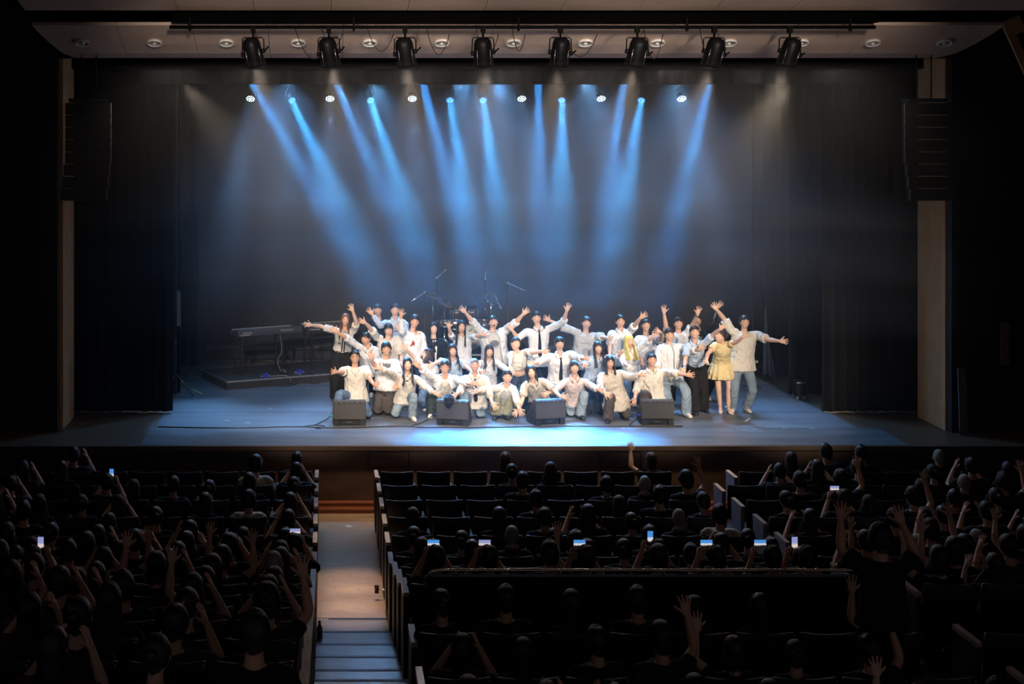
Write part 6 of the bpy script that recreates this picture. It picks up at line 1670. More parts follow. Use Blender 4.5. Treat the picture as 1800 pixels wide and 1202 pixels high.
# bass guitar on a stand behind the group
M_GTR = mat('guitar_blue_body', rgb(30, 110, 190), 0.25)
M_NECK = mat('guitar_maple_neck', rgb(206, 170, 104), 0.4)
gx = (1160 - 571) * 27.3 / FPX
gt = thing('bass_guitar', 'bass guitar with pale maple neck propped up behind the arms', 'guitar', (gx - 0.03, 27.3, 0))
dn = Vector((0.14, 0.0, 1)).normalized()
b0 = Vector((0, 0, 0.30))
MB().tube([b0 - dn * 0.2, b0 - dn * 0.15, b0, b0 + dn * 0.13, b0 + dn * 0.2], [(0.08, .02), (0.17, .022), (0.13, .022), (0.16, .022), (0.05, .02)], 16, up=(1, 0, 0)).build('body', M_GTR, gt)
MB().tube([b0 + dn * 0.1, b0 + dn * 0.85], [(0.028, .014), (0.022, .012)], 8, up=(1, 0, 0)).build('neck', M_NECK, gt)
hs_ = MB().tube([b0 + dn * 0.85, b0 + dn * 0.9, b0 + dn * 1.05, b0 + dn * 1.08], [(0.022, .01), (0.04, .01), (0.034, .01), (0.012, .01)], 10, up=(1, 0, 0)).build('headstock', M_NECK, gt)
for k in range(4):
    MB().ell(b0 + dn * (0.9 + 0.045 * k) + Vector((0.045, 0, 0)), (0.014, 0.008, 0.012), 8, 5).build('tuning_peg', M_CHROME, hs_)
for k in range(3):
    a = 2 * math.pi * k / 3 + 1.57
    MB().cyl((0, 0.03, 0.14), (0.22 * math.cos(a), 0.03 + 0.2 * math.sin(a), 0.008), 0.01, seg=6).build('stand_leg', M_BLACKMETAL, gt)

# wings: left strip sign, tripod, tape; right cloth, music stand, flight case
ps = thing('wing_sign', 'narrow pale strip with teal top hanging in the left wing', 'panel', (-2.67, 26.0, 1.45))
MB().box((0, 0, 0.31), (0.07, 0.02, 0.62)).build('strip', mat('pale_grey_board', rgb(170, 160, 150), 0.6), ps)
MB().box((0, -0.002, 0.625), (0.075, 0.024, 0.03), Matrix.Rotation(R(20), 3, 'Y')).build('teal_top', mat('teal_tape', rgb(90, 180, 180), 0.5), ps)
MB().cyl((-0.03, 0, 0.63), (-0.03, 0, 7.54), 0.003, seg=5).build('cord', M_CABW, ps)
tp = thing('tripod_stand', 'black tripod stand leaning in the left wing by the curtain', 'tripod', (-2.72, 26.85, 0))
MB().cyl((-0.1, 0, 0.44), (0.24, 0.0, 0.015), 0.016, seg=8).build('leg', M_BLACKMETAL, tp)
MB().cyl((-0.1, 0, 0.44), (-0.12, 0.25, 0.015), 0.016, seg=8).build('leg', M_BLACKMETAL, tp)
MB().cyl((-0.1, 0, 0.44), (-0.3, -0.1, 0.015), 0.016, seg=8).build('leg', M_BLACKMETAL, tp)
MB().cyl((-0.1, 0, 0.40), (-0.1, 0, 1.1), 0.018, seg=8).build('pole', M_BLACKMETAL, tp)
MB().cyl((-0.09, -0.015, 0.44), (0.22, -0.015, 0.05), 0.004, seg=5).build('edge_strip', M_CHROME, tp)


def floor_tape(p0, p1, w, m, label, group='tape marks on the stage floor'):
    a, b = Vector(p0), Vector(p1)
    d = (b - a); d.z = 0; n = Vector((-d.y, d.x, 0)).normalized() * w / 2
    vs = [a - n, a + n, b + n, b - n]
    vs = [(v.x, v.y, 0.0002) for v in vs] + [(v.x, v.y, 0.0016) for v in vs]
    o = MB().add(vs, [(3, 2, 1, 0), (4, 5, 6, 7), (0, 1, 5, 4), (1, 2, 6, 5), (2, 3, 7, 6), (3, 0, 4, 7)]).build('floor_tape', m)
    return tag(o, label, 'tape', group)


M_TAPEY = mat('yellow_tape', rgb(226, 220, 130), 0.5)
M_TAPEW = mat('white_tape', rgb(225, 228, 232), 0.5)
M_TAPEG = mat('green_tape', rgb(110, 215, 170), 0.5)
floor_tape(gp(338, 683), gp(356, 692), 0.03, M_TAPEY, 'yellow tape strip on the floor beside the left tripod')
for i, (x0, y0, x1, y1, m, lab) in enumerate(((430, 742, 440, 742, M_TAPEW, 'small white tape mark on the floor left of the group, nearest the front'), (470, 717, 478, 717, M_TAPEW, 'small white tape mark between the keyboard riser and the front'),
                                 (536, 682.5, 543, 682.5, M_TAPEG, 'small green tape mark right of the keyboard riser cables'), (395, 738, 404, 738, M_TAPEW, 'short white tape mark on the floor toward the left curtain'),
                                 (1374, 752, 1384, 752, M_TAPEG, 'small pale green tape mark at the right front, first of two'), (1424, 752, 1432, 752, M_TAPEG, 'small pale green tape mark at the right front, second of two'),
                                 (1310, 740, 1318, 734, M_TAPEW, 'short slanted white tape mark in front of the broad man'))):
    floor_tape(gp(x0, y0), gp(x1, y1), 0.03, m, lab)
# pale hem cords at the foot of the front leg curtains
floor_cable('curtain_cord', [(-3.62, 25.3, .02), (-3.4, 25.28, .03), (-3.2, 25.24, .015), (-3.05, 25.26, .03), (-2.9, 25.22, .02), (-2.72, 25.2, .03)], 0.012, M_TAPEW, 'pale cord trailing along the foot of the left front curtain')
floor_cable('curtain_cord', [(8.88, 25.28, .02), (9.05, 25.24, .02), (9.2, 25.27, .03), (9.4, 25.25, .02)], 0.010, M_CABW, 'pale cord trailing along the foot of the right front curtain')
# grey gathered cloth hanging on the right
mb = MB(); vs, fs = [], []
N = 14
for j, (z, w, x) in enumerate(((1.5, .01, 8.86), (1.1, .05, 8.87), (.7, .10, 8.89), (.3, .15, 8.92), (.08, .19, 8.94))):
    for i in range(N + 1):
        u = i / N
        vs.append((x + (u - .5) * w * 1.3, 28.6 + 0.03 * math.sin(u * 15 + j * .4) * min(1, w * 8), z + 0.05 * math.sin(u * 5) * (j == 4)))
for j in range(4):
    for i in range(N):
        fs.append((j * (N + 1) + i, j * (N + 1) + i + 1, (j + 1) * (N + 1) + i + 1, (j + 1) * (N + 1) + i))
gc = mb.add(vs, fs, True).build('hanging_cloth', mat('grey_gauze', rgb(150, 146, 140), 0.8))
s_ = gc.modifiers.new('s', 'SOLIDIFY'); s_.thickness = 0.006
tag(gc, 'grey gathered cloth hanging before the right rear curtain', 'cloth')
MB().cyl((8.86, 28.62, 1.5), (8.86, 28.75, 2.6), 0.004, seg=5).build('hang_cord', M_CABLE, gc)
ms = thing('music_stand', 'small folded music stand right of the broad man', 'music stand', ((1320 - 571) * 27.6 / FPX, 27.6, 0))
MB().cyl((0, 0, 0.02), (0, 0, 0.42), 0.01, seg=8).build('pole', M_BLACKMETAL, ms)
MB().cyl((-0.14, 0, 0.44), (0.1, 0, 0.52), 0.008, seg=6).build('desk_arm', M_ALU, ms)
MB().box((0.1, 0, 0.54), (0.07, 0.05, 0.04)).build('clip', mat('grey_green_plastic', rgb(140, 160, 140), 0.5), ms)
for k in range(3):
    a = 2 * math.pi * k / 3
    MB().cyl((0, 0, 0.15), (0.2 * math.cos(a), 0.2 * math.sin(a), 0.01), 0.008, seg=6).build('tripod_leg', M_BLACKMETAL, ms)
fc = thing('flight_case', 'small black case on castors at the edge of the right second curtain', 'case', (8.86, 26.62, 0))
MB().box((0, 0, 0.22), (0.16, 0.3, 0.24)).build('box', M_DARK, fc)
MB().box((0, -0.152, 0.33), (0.16, 0.006, 0.02)).build('edge_band', M_ALU, fc)
for sx in (-.06, .06):
    for sy in (-.12, .12):
        MB().cyl((sx - .012, sy, 0.04), (sx + .012, sy, 0.04), 0.04, seg=12).build('castor', M_METAL, fc)

# hanging loudspeaker arrays
M_SPK = mat('loudspeaker_black', (0.013, 0.013, 0.014, 1), 0.5)
for side, sx, tx in (('left', -3.86, 1), ('right', 9.8, -1)):
    la = thing('line_array', 'black column of hanging loudspeakers before the %s side of the stage' % side, 'loudspeaker', (sx, 23.25, 3.8))
    z = 1.68; ang = 0
    y = 0.0
    for k in range(8):
        h = 0.2
        ang = 0.6 * k * k / 8
        rot = Matrix.Rotation(R(-ang), 3, 'X') @ Matrix.Rotation(R(8 * tx), 3, 'Z')
        c = Vector((-0.02 * tx * max(0, k - 4), y, z - h / 2))
        b = MB().prism([(-0.37, -0.2), (0.37, -0.2), (0.30, 0.22), (-0.30, 0.22)], 'z', -h / 2 + 0.005, h / 2 - 0.005)
        b.v = [tuple(c + rot @ Vector(v)) for v in b.v]
        cb = b.build('cabinet', M_SPK, la)
        g = MB().box((0, -0.206, 0), (0.7, 0.012, 0.17))
        g.v = [tuple(c + rot @ Vector(v)) for v in g.v]
        g.build('grille', M_VENT, cb)
        r_ = MB().box((tx * 0.365, -0.21, 0), (0.008, 0.012, 0.18))
        r_.v = [tuple(c + rot @ Vector(v)) for v in r_.v]
        r_.build('edge_highlight', M_ALU, cb)  # pale strip stands in for the highlight along the inner cabinet edge
        y += -0.004 * k
        z -= h
    MB().box((0, 0.02, 1.72), (0.6, 0.36, 0.06)).build('rigging_frame', M_BLACKMETAL, la)
    for q in (-.12, .12):
        MB().cyl((q, 0.02, 1.75), (q, 0.02, 2.6), 0.012, seg=6).build('chain', M_BLACKMETAL, la)
# things on the right side wall
bo = thing('narrow_board', 'narrow grey board leaning against the wall right of the stage opening', 'board', (10.55, 23.5, 0))
MB().box((0, 0.03, 0.55), (0.13, 0.03, 1.1), Matrix.Rotation(R(-4), 3, 'X')).build('plank_board', mat('weathered_grey_wood', rgb(110, 108, 100), 0.6, 0, .3, 10), bo)
wp = thing('wall_light_panel', 'dim tan panel set in the dark right side wall', 'panel', (11.28, 23.6, 1.14))
MB().box((0, 0, 0.35), (0.15, 0.05, 0.7)).build('panel_face', mat('dim_tan_panel', rgb(130, 106, 88), 0.6), wp)
MB().box((0, 0.03, 0.35), (0.19, 0.03, 0.74)).build('panel_frame', M_DARK, wp)
sb = thing('side_boom_pipe', 'slanting black pipe at the top right corner by the ceiling', 'pipe', (10.72, 21.9, 6.5))
MB().cyl((-0.02, 0, 0.02), (0.5, 0, -1.1), 0.05, seg=10).build('pipe_tube', M_PIPE, sb)
MB().box((0.34, 0.3, -0.55), (0.3, 0.04, 1.8), Matrix.Rotation(R(-24), 3, 'Y')).build('back_plate', M_PLASTER, sb)
# ---------------------------------------------------------------- the house: seats, rail, audience
M_SEAT = mat('seat_dark_fabric', (0.020, 0.016, 0.018, 1), 0.8, 0, 0.2, 30, sheen=0.2)
M_SHELL = mat('seat_back_shell', (0.014, 0.012, 0.012, 1), 0.45)
M_ARM = mat('armrest_pale_wood', rgb(190, 172, 158), 0.15, 0, 0.15, 10, stretch=(4, 0.5, 1))
M_PANEL = mat('end_panel_grey', rgb(150, 142, 150), 0.4)
M_PANELD = mat('end_panel_dark_wood', rgb(58, 44, 40), 0.45, 0, 0.2, 8, stretch=(4, 4, 0.4))
M_TAG = mat('seat_number_plate', (0.8, 0.8, 0.78, 1), 0.15, 1.0)


def seat_proto():
    s = thing('theatre_seat', 'seat', 'chair')
    # tall back, slightly hollow along its top, seen from behind
    mb = MB()
    n = 10
    vs, fs = [], []
    rows = [(-0.47, 0.235), (-0.1, 0.245), (-0.03, 0.25), (-0.006, 0.246), (0.0, 0.236)]
    for (z, w) in rows:
        for i in range(n + 1):
            u = -1 + 2 * i / n
            dip = 0.012 * (1 - u * u) if z > -0.05 else 0
            for side in (0, 1):
                y = -0.035 + 0.05 * (u * u) * 0.5 + (0.05 if side else 0.0) + (-z) * 0.12
                if z > -0.01:
                    y += 0.012 if not side else -0.012
                vs.append((u * w, y, 0.93 + z - dip))
    def ix(j, i, sd):
        return (j * (n + 1) + i) * 2 + sd
    m = len(rows)
    for j in range(m - 1):
        for i in range(n):
            fs.append((ix(j, i, 0), ix(j, i + 1, 0), ix(j + 1, i + 1, 0), ix(j + 1, i, 0)))
            fs.append((ix(j, i, 1), ix(j + 1, i, 1), ix(j + 1, i + 1, 1), ix(j, i + 1, 1)))
        fs.append((ix(j, 0, 0), ix(j + 1, 0, 0), ix(j + 1, 0, 1), ix(j, 0, 1)))
        fs.append((ix(j, n, 0), ix(j, n, 1), ix(j + 1, n, 1), ix(j + 1, n, 0)))
    for i in range(n):
        fs.append((ix(m - 1, i, 0), ix(m - 1, i + 1, 0), ix(m - 1, i + 1, 1), ix(m - 1, i, 1)))
        fs.append((ix(0, i, 0), ix(0, i, 1), ix(0, i + 1, 1), ix(0, i + 1, 0)))
    mb.add(vs, fs, True).build('backrest', M_SHELL, s)
    MB().tube([(0, 0.06, 0.43), (0, 0.1, 0.44), (0, 0.42, 0.45), (0, 0.5, 0.44), (0, 0.52, 0.43)], [(0.2, .03), (0.225, .055), (0.23, .055), (0.22, .045), (0.2, .02)], 14, up=(1, 0, 0)).build('seat_cushion', M_SEAT, s)
    MB().bbox(0.242, 0.298, 0.02, 0.46, 0.62, 0.655).build('armrest', M_SEAT, s)
    MB().bbox(0.25, 0.29, 0.06, 0.4, 0.0, 0.62).build('side_frame', M_SHELL, s)
    MB().ell((0.236, -0.035, 0.918), (0.008, 0.006, 0.008), 8, 5).build('number_plate', M_TAG, s)
    return s


proto_seat = seat_proto()
SEAT_KIDS = kids_of(proto_seat)
end_arm = MB().bbox(-0.028, 0.028, 0.02, 0.48, 0.80, 0.84).mesh('end_armrest', M_ARM)
end_pan = MB().bbox(-0.026, 0.026, 0.03, 0.47, 0.02, 0.80).mesh('end_panel', M_PANELD)
end_pan2 = MB().bbox(-0.026, 0.026, 0.03, 0.47, 0.40, 0.80).mesh('end_panel', M_PANEL)
PITCH = 0.545
SEATS = {}
ROWN = ['front', 'second', 'third', 'fourth', 'fifth', 'sixth', 'seventh', 'eighth', 'ninth', 'tenth', 'eleventh', 'twelfth', 'thirteenth', 'fourteenth', 'fifteenth']
first = True
ROWS = []
for r in range(15):
    ROWS.append((r, 'left', ROW_Y[r], ROW_TOP[r]))
    if r < 12:
        ROWS.append((r, 'centre', ROW_Y2[r], ROW_TOP2[r])); ROWS.append((r, 'right', ROW_Y2[r], ROW_TOP2[r]))
for r, bname_, ry, rt in ROWS:
    s = FPX / ry
    blocks = []
    if bname_ == 'left':
        nl = int((571 / s - 0.15) / PITCH) + 1
        blocks.append(('left', [-0.44 - PITCH * i for i in range(nl)]))
    elif bname_ == 'centre':
        blocks.append(('centre', [1.06 + PITCH * i for i in range(8) if 571 + s * (1.06 + PITCH * i - 0.3) < 1800]))
    else:
        x0 = 6.38 if r == 0 else 5.92
        nr_ = int((1229 / s - x0 + 0.27) / PITCH) + 1
        blocks.append(('right', [x0 + PITCH * i for i in range(max(0, nr_))]))
    for bname, xs in blocks:
        for i, x in enumerate(xs):
            if first:
                o = proto_seat; first = False
            else:
                o = copy_tree(proto_seat, SEAT_KIDS)
            o.location = (x, ry, rt - 0.93)
            o['label'] = 'dark theatre seat, %s row of the %s block, %s from the %s' % (ROWN[r], bname, ORD[i], {'left': 'central aisle', 'centre': 'central aisle', 'right': 'right aisle'}[bname])
            o['category'] = 'chair'
            o['group'] = 'theatre seats of the %s block' % bname
            SEATS[(bname, r, i)] = (x, ry, rt)
            if i == 0:
                dx = {'left': 0.32, 'centre': -0.29, 'right': -0.30}[bname]
                for nm, me in (('end_armrest', end_arm), ('end_panel', end_pan2 if bname == 'right' and r < 7 else end_pan)):  # nearer rows of the right block get dark panels: shade put into colour
                    e = bpy.data.objects.new(nm, me); e.parent = o; e.location = (dx, 0, 0); COL.objects.link(e)

# parapet with a thin bright rail behind the ninth row
pw = thing('parapet_rail', 'low dark parapet with thin bright metal rail across the centre seats', 'railing', (0.9, 12.98, 0))
MB().bbox(0.03, 4.3, -0.05, 0.03, 0.0, 0.98).build('parapet_wall', M_DARK, pw)
MB().tube([(0.0, 0, 0.90), (0.02, 0, 0.96), (0.06, 0, 1.005), (0.13, 0, 1.022), (0.25, 0, 1.026), (4.0, 0, 1.026), (4.32, 0, 1.02)], 0.014, 8).build('rail', mat('rail_brushed_metal', (0.85, 0.76, 0.68, 1), 0.22, 1.0), pw)
MB().prism([(0.0, 0.90), (0.07, 1.005), (0.10, 0.86), (0.06, 0.84)], 'y', -0.03, 0.0).build('end_reflection', M_PANEL, pw)  # pale piece holds the reflection on the parapet's end face
for k in range(5):
    MB().cyl((0.3 + k * 0.95, 0, 0.97), (0.3 + k * 0.95, 0, 1.02), 0.008, seg=6).build('rail_post', M_METAL, pw)

# ---------------------------------------------------------------- audience, built seated and facing the stage
def seat_rec(pid, sex, al=None, ar=None, lean=0.0, stand=False, roll=0):
    k = 1.0 if sex == 'm' else 0.94
    z0 = 0.0 if not stand else 0.46
    n = (0, -0.02 - lean, 0.96 * 1.0 + z0 - (0.03 if sex == 'f' else 0)); p = (0, -0.12 if not stand else 0, 0.50 + z0)
    h = (0, -0.06 - lean, n[2] + 0.155)
    SL, SR = (-0.18 * k, -0.02 - lean, n[2] - 0.055), (0.18 * k, -0.02 - lean, n[2] - 0.055)
    dl = [(-0.23, -0.06, n[2] - 0.32), (-0.14, -0.26, n[2] - 0.36), (-0.06, -0.38, n[2] - 0.38)]
    drr = [(0.23, -0.06, n[2] - 0.32), (0.14, -0.26, n[2] - 0.36), (0.06, -0.38, n[2] - 0.38)]
    f = lambda a, d: [(q[0], q[1], q[2] + n[2]) for q in a] if a else d
    if stand:
        LL = [(-.09, 0, .93), (-.1, -.02, .5), (-.1, 0, .085), (-.25, -1, 0)]; LR = [(.09, 0, .93), (.1, -.02, .5), (.1, 0, .085), (.25, -1, 0)]
    else:
        LL = [(-.09, -.14, .47), (-.11, -.56, .47), (-.11, -.52, .085), (-.1, -1, 0)]; LR = [(.09, -.14, .47), (.11, -.56, .47), (.11, -.52, .085), (.1, -1, 0)]
    return (pid, sex, 1.0, (0, roll, 4), h, n, p, SL, SR, f(al, dl), f(ar, drr), LL, LR)


UPL = [(-0.30, -0.12, 0.05), (-0.27, -0.2, 0.27), (-0.26, -0.24, 0.44)]
UPR = [(0.30, -0.12, 0.05), (0.27, -0.2, 0.27), (0.26, -0.24, 0.44)]
CLL = [(-0.27, -0.2, -0.16), (-0.12, -0.36, 0.05), (-0.05, -0.38, 0.22)]
CLR = [(0.27, -0.2, -0.16), (0.12, -0.36, 0.05), (0.05, -0.38, 0.22)]
PHL = [(-0.24, -0.2, -0.18), (-0.10, -0.38, 0.06), (-0.075, -0.44, 0.20)]
PHR = [(0.24, -0.2, -0.18), (0.10, -0.38, 0.06), (0.075, -0.44, 0.20)]
AUD = {
    'a0': ('short black hair', 'seated person', seat_rec('a0', 'm'), dict(hair=('short', 'black'), top=('tee', 'black', .6, -.1, .02), bottom=('black', 0), shoes='black')),
    'a1': ('long dark hair', 'seated person', seat_rec('a1', 'f'), dict(hair=('long', 'dark'), top=('tee', 'navy', .6, -.1, .018), bottom=('black', 0), shoes='black')),
    'a2': ('black hair', 'clapping person', seat_rec('a2', 'm', CLL, CLR), dict(hair=('bangs', 'black'), top=('tee', 'charcoal', .6, -.1, .02), bottom=('black', 0), shoes='black', nl=(1, 0, 0), nr=(-1, 0, 0))),
    'a3': ('long black hair', 'clapping person', seat_rec('a3', 'f', CLL, CLR), dict(hair=('long', 'black'), top=('tee', 'maroon', .7, -.1, .018), bottom=('black', 0), shoes='black', nl=(1, 0, 0), nr=(-1, 0, 0))),
    'a4': ('dark bob hair', 'person raising left arm', seat_rec('a4', 'f', None, UPR), dict(hair=('bob', 'dark'), top=('tee', 'black', .5, -.1, .018), bottom=('black', 0), shoes='black')),
    'a5': ('curly hair', 'person raising right arm', seat_rec('a5', 'm', UPL, None), dict(hair=('curly', 'black'), top=('tee', 'charcoal', .5, -.1, .02), bottom=('black', 0), shoes='black')),
    'a6': ('black hair', 'person holding up lit phone', seat_rec('a6', 'm', PHL, PHR), dict(hair=('short', 'black'), top=('tee', 'navy', .6, -.1, .02), bottom=('black', 0), shoes='black', hl='grip', hr='grip', nl=(1, 0, 0), nr=(-1, 0, 0))),
    'a7': ('hair tied in a bun', 'seated person', seat_rec('a7', 'f', roll=5), dict(hair=('bun', 'dark'), top=('tee', 'black', .6, -.1, .018), bottom=('black', 0), shoes='black')),
    'a8': ('grey hair', 'seated person', seat_rec('a8', 'm'), dict(hair=('shaved', 'grey'), top=('shirt', 'charcoal', 1.8, -.1, .02), bottom=('black', 0), shoes='black')),
    'a9': ('black hair and pale hood', 'person leaning forward', seat_rec('a9', 'm', lean=.06), dict(hair=('curly', 'black'), top=('jacket', 'beige', 1.8, -.1, .03), bottom=('black', 0), shoes='black')),
    'a10': ('puffy dark hair', 'standing with both arms raised', seat_rec('a10', 'm', [(-0.32, -0.1, 0.02), (-0.24, -0.2, 0.24), (-0.2, -0.24, 0.40)], UPR, stand=True), dict(hair=('curly', 'black'), top=('tee', 'black', .7, -.14, .03), bottom=('black', 0), shoes='black')),
}
PROTO = {}
for kk, (hd, act, rec, st) in AUD.items():
    st = dict(st); st.setdefault('expr', 'smile')
    PROTO[kk] = make_person('person', 'x', 'audience members', rec, st)
for o in BAKE:
    pass
bake_all()
DRESS_LATER.clear()
AKIDS = {k: kids_of(o) for k, o in PROTO.items()}
used = set()
ra = random.Random(12)
M_PHONE = mat('phone_black', (0.012, 0.012, 0.013, 1), 0.3)


def screen_mat(name, sky, crowd):
    """A phone screen showing a tiny bright picture: coloured top, pale band, dark bottom, all broken up by noise."""
    m = bpy.data.materials.new(name); m.use_nodes = True
    nt = m.node_tree; b = nt.nodes['Principled BSDF']
    tc = nt.nodes.new('ShaderNodeTexCoord'); sp = nt.nodes.new('ShaderNodeSeparateXYZ')
    nt.links.new(tc.outputs['Generated'], sp.inputs[0])
    n = nt.nodes.new('ShaderNodeTexNoise'); n.inputs['Scale'].default_value = 7
    nt.links.new(tc.outputs['Generated'], n.inputs['Vector'])
    ad = nt.nodes.new('ShaderNodeMath'); ad.operation = 'MULTIPLY_ADD'; ad.inputs[1].default_value = 0.5; 
    nt.links.new(n.outputs['Fac'], ad.inputs[0]); nt.links.new(sp.outputs['Z'], ad.inputs[2])
    rp = nt.nodes.new('ShaderNodeValToRGB'); e = rp.color_ramp.elements
    e[0].position, e[0].color = 0.28, (0.02, 0.02, 0.04, 1)
    e[1].position, e[1].color = 1.2 if False else 0.98, sky
    for p, c in ((0.40, crowd), (0.62, crowd), (0.74, sky)):
        q = e.new(p); q.color = c
    nt.links.new(ad.outputs[0], rp.inputs['Fac'])
    nt.links.new(rp.outputs['Color'], b.inputs['Emission Color']); b.inputs['Emission Strength'].default_value = 0.75
    b.inputs['Base Color'].default_value = (0.02, 0.02, 0.02, 1); b.inputs['Roughness'].default_value = 0.2
    return m


SCREENS = [screen_mat('screen_blue_stage', (0.08, 0.35, 0.9, 1), (0.9, 0.85, 0.85, 1)), screen_mat('screen_pale_stage', (0.35, 0.4, 0.75, 1), (0.95, 0.8, 0.7, 1))]
BLK = {'left': 'left', 'centre': 'centre', 'right': 'right'}


def put_person(kind, x, y, z, block, r, i, rz=0.0, sc=1.0, label=None):
    if kind in used:
        o = copy_tree(PROTO[kind], AKIDS[kind])
    else:
        o = PROTO[kind]; used.add(kind)
    o.location = (x, y, z)
    o.rotation_euler = (0, 0, math.pi + rz)
    o.scale = (sc, sc, sc)
    hd, act = AUD[kind][:2]
    lab = '%s, %s, %s row, %s block, %s seat' % (act, hd, ROWN[r], block, ORD[i])
    if len(lab.split()) <= 14:
        lab += ' from aisle'
    o['label'] = label or lab
    o['category'] = 'person'
    o['group'] = 'audience members in the %s block' % block
    return o


def put_phone(x, y, z, portrait, k, label):
    p = thing('smartphone', label, 'phone', (x, y, z), 0, 'lit phones held up in the audience')
    w, h = (0.062, 0.125) if portrait else (0.125, 0.062)
    b = MB().box((0, 0, 0), (w, 0.009, h)).build('case', M_PHONE, p)
    bevel(b, 0.004, 2)
    MB().box((0, -0.005, 0), (w * 0.93, 0.002, h * 0.93)).build('screen', SCREENS[k % 2], p)
    return p


# phones first: block, row, plan x of the phone, portrait
PH = [('centre', 8, 1.07, 0, 0), ('centre', 8, 1.575, 0, 1), ('centre', 8, 2.51, 0, 0), ('centre', 7, 3.42, 1, 0), ('centre', 8, 3.76, 0, 0), ('centre', 8, 4.29, 0, 0), ('centre', 8, 4.63, 1, 1),
      ('left', 2, -2.95, 1, 0), ('left', 6, -0.33, 0, 1), ('left', 8, -2.8, 1, 1), ('right', 3, 6.7, 0, 1)]
taken = {}
for n_, (b, r, x, por, kk) in enumerate(PH):
    i = min((q for q in SEATS if q[0] == b and q[1] == r and q not in taken), key=lambda q: abs(SEATS[q][0] - x))
    sx, sy, st_ = SEATS[i]
    taken[i] = 1
    put_person('a6', x, sy + 0.14, st_ - 0.93, b, r, i[2], 0, 1.0)
    zph = st_ - 0.93 + 0.96 + 0.19
    put_phone(x, sy + 0.14 + 0.44, zph, por, kk, 'lit phone held %s in the %s row of the %s block, %s seat from aisle' % ('upright' if por else 'sideways', ROWN[r], b, ORD[i[2]]))
# seats named in the photograph
FORCE = {('left', 0, 0): 'a0', ('centre', 0, 3): 'a1', ('centre', 0, 7): 'a4', ('left', 1, 0): 'a2', ('left', 2, 0): 'a7', ('centre', 1, 3): 'a7', ('centre', 1, 4): 'a1', ('centre', 2, 6): 'a8', ('left', 3, 1): 'a9',
         ('centre', 3, 7): 'a0', ('centre', 3, 5): 'a1', ('centre', 3, 6): 'a0', ('centre', 4, 2): 'a1', ('right', 3, 3): 'a5', ('right', 4, 2): 'a9', ('centre', 10, 3): 'a5', ('centre', 10, 4): 'a4', ('left', 10, 1): 'a4', ('left', 12, 0): 'a5', ('centre', 2, 7): 'a5',
         ('centre', 9, 1): 'a0', ('centre', 9, 2): 'a1', ('centre', 9, 3): 'a0', ('centre', 9, 4): 'a7', ('centre', 9, 5): 'a1', ('centre', 9, 0): 'a7', ('centre', 10, 1): 'a1', ('centre', 10, 2): 'a0'}
OCC = {'left': [0.15, .55, .75, .8, .9, .95, .95, .95, .95, .95, .95, .95, .95, .9, .9], 'centre': [0, .12, .2, .45, .6, .75, .85, .9, .9, .8, .85, .9, .9, .9, .9], 'right': [.55, .85, .9, .9, .9, .95, .95, .9, .9, .9, .9, .9, .9, .9, .9]}
for key, (sx, sy, st_) in SEATS.items():
    b, r, i = key
    q = ra.random(); pick = ra.random(); j1, j2, j3 = ra.uniform(-.04, .04), ra.uniform(-.25, .25), ra.uniform(.95, 1.05)
    if key in taken:
        continue
    if key == ('centre', 9, 6):
        continue
    kind = FORCE.get(key)
    if kind is None:
        if q > OCC[b][r]:
            continue
        w = [('a0', .2), ('a1', .2), ('a2', .16 if b != 'centre' else .05), ('a3', .16 if b != 'centre' else .05), ('a4', .05), ('a5', .05), ('a7', .18), ('a8', .02), ('a9', .04)]
        tot = sum(v for _, v in w); pick *= tot
        for kk, v in w:
            pick -= v
            if pick <= 0:
                break
        kind = kk
    put_person(kind, sx + j1, sy + 0.14, st_ - 0.93, b, r, i, j2, j3)
put_person('a10', 4.57, 11.65, 0.10, 'centre', 9, 6, 0.0, 1.0, 'person standing up in dark clothes with puffy hair, arms raised, right of centre')
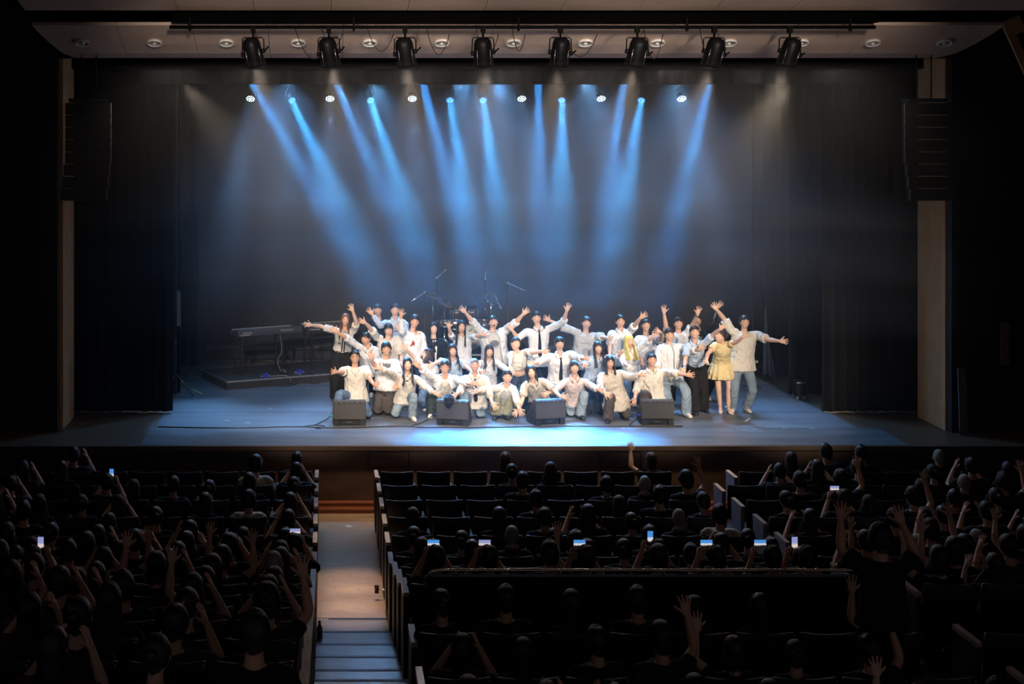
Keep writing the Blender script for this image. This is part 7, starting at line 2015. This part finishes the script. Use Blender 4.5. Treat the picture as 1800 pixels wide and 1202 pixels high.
# small things in the aisle
wb = thing('bottle', 'dark brown bottle standing at the left edge of the aisle stairs', 'bottle', (-0.06, 16.12, -0.93 + 0.21 if False else -0.72), 0)
MB().tube([(0, 0, 0), (0, 0, 0.01), (0, 0, 0.12), (0, 0, 0.155), (0, 0, 0.175)], [0.030, 0.033, 0.033, 0.016, 0.013], 14).build('glass_body', mat('brown_glass', (0.05, 0.018, 0.015, 1), 0.15), wb)
MB().tube([(0, 0, 0.088), (0, 0, 0.118)], 0.0335, 14).build('label_band', mat('bottle_label', rgb(120, 110, 96), 0.6), wb)
MB().cyl((0, 0, 0.172), (0, 0, 0.2), 0.015, seg=12).build('cap', M_RUBBER, wb)
kn = thing('aisle_hook', 'dark knob on a thin rod sticking out over the aisle floor', 'hook', (0.66, 18.1, -0.80))
MB().tube([(0.0, 0, 0.05), (0.0, 0, 0.035), (0, 0, 0.02), (0.0, 0, -0.03), (0.0, 0, -0.05)], [0.02, 0.035, 0.026, 0.026, 0.03], 12).build('knob', mat('dark_red_knob', (0.03, 0.008, 0.008, 1), 0.35), kn)
MB().cyl((0.0, 0, 0.0), (0.2, 0, -0.03), 0.008, seg=8).build('rod', M_METAL, kn)
fl = thing('floor_light', 'round pale floor lamp set in the aisle near the stage foot', 'floor light', ((613 - 571) * 21.65 / FPX, 21.65, -0.995))
MB().tube([(0, 0, 0), (0, 0, 0.006)], [0.065, 0.06], 20).build('rim', M_METAL, fl)
MB().tube([(0, 0, 0.006), (0, 0, 0.009)], 0.045, 18).build('lens', mat('frosted_lens', rgb(220, 214, 190), 0.3), fl)
# small ladder-like slats at the foot of the stage beside the aisle
vs_l = thing('step_ladder', 'small slatted grey steps at the stage foot right of the aisle', 'steps', ((664 - 571) * 22.0 / FPX + 0.02, 22.15, -0.93))
for k in range(9):
    MB().box((0, 0.0, 0.06 + k * 0.062), (0.14, 0.1, 0.018)).build('slat', M_ARM, vs_l)
for sx in (-.07, .07):
    MB().box((sx, 0.03, 0.3), (0.012, 0.06, 0.62)).build('side_rail', M_SHELL, vs_l)
bake_all()
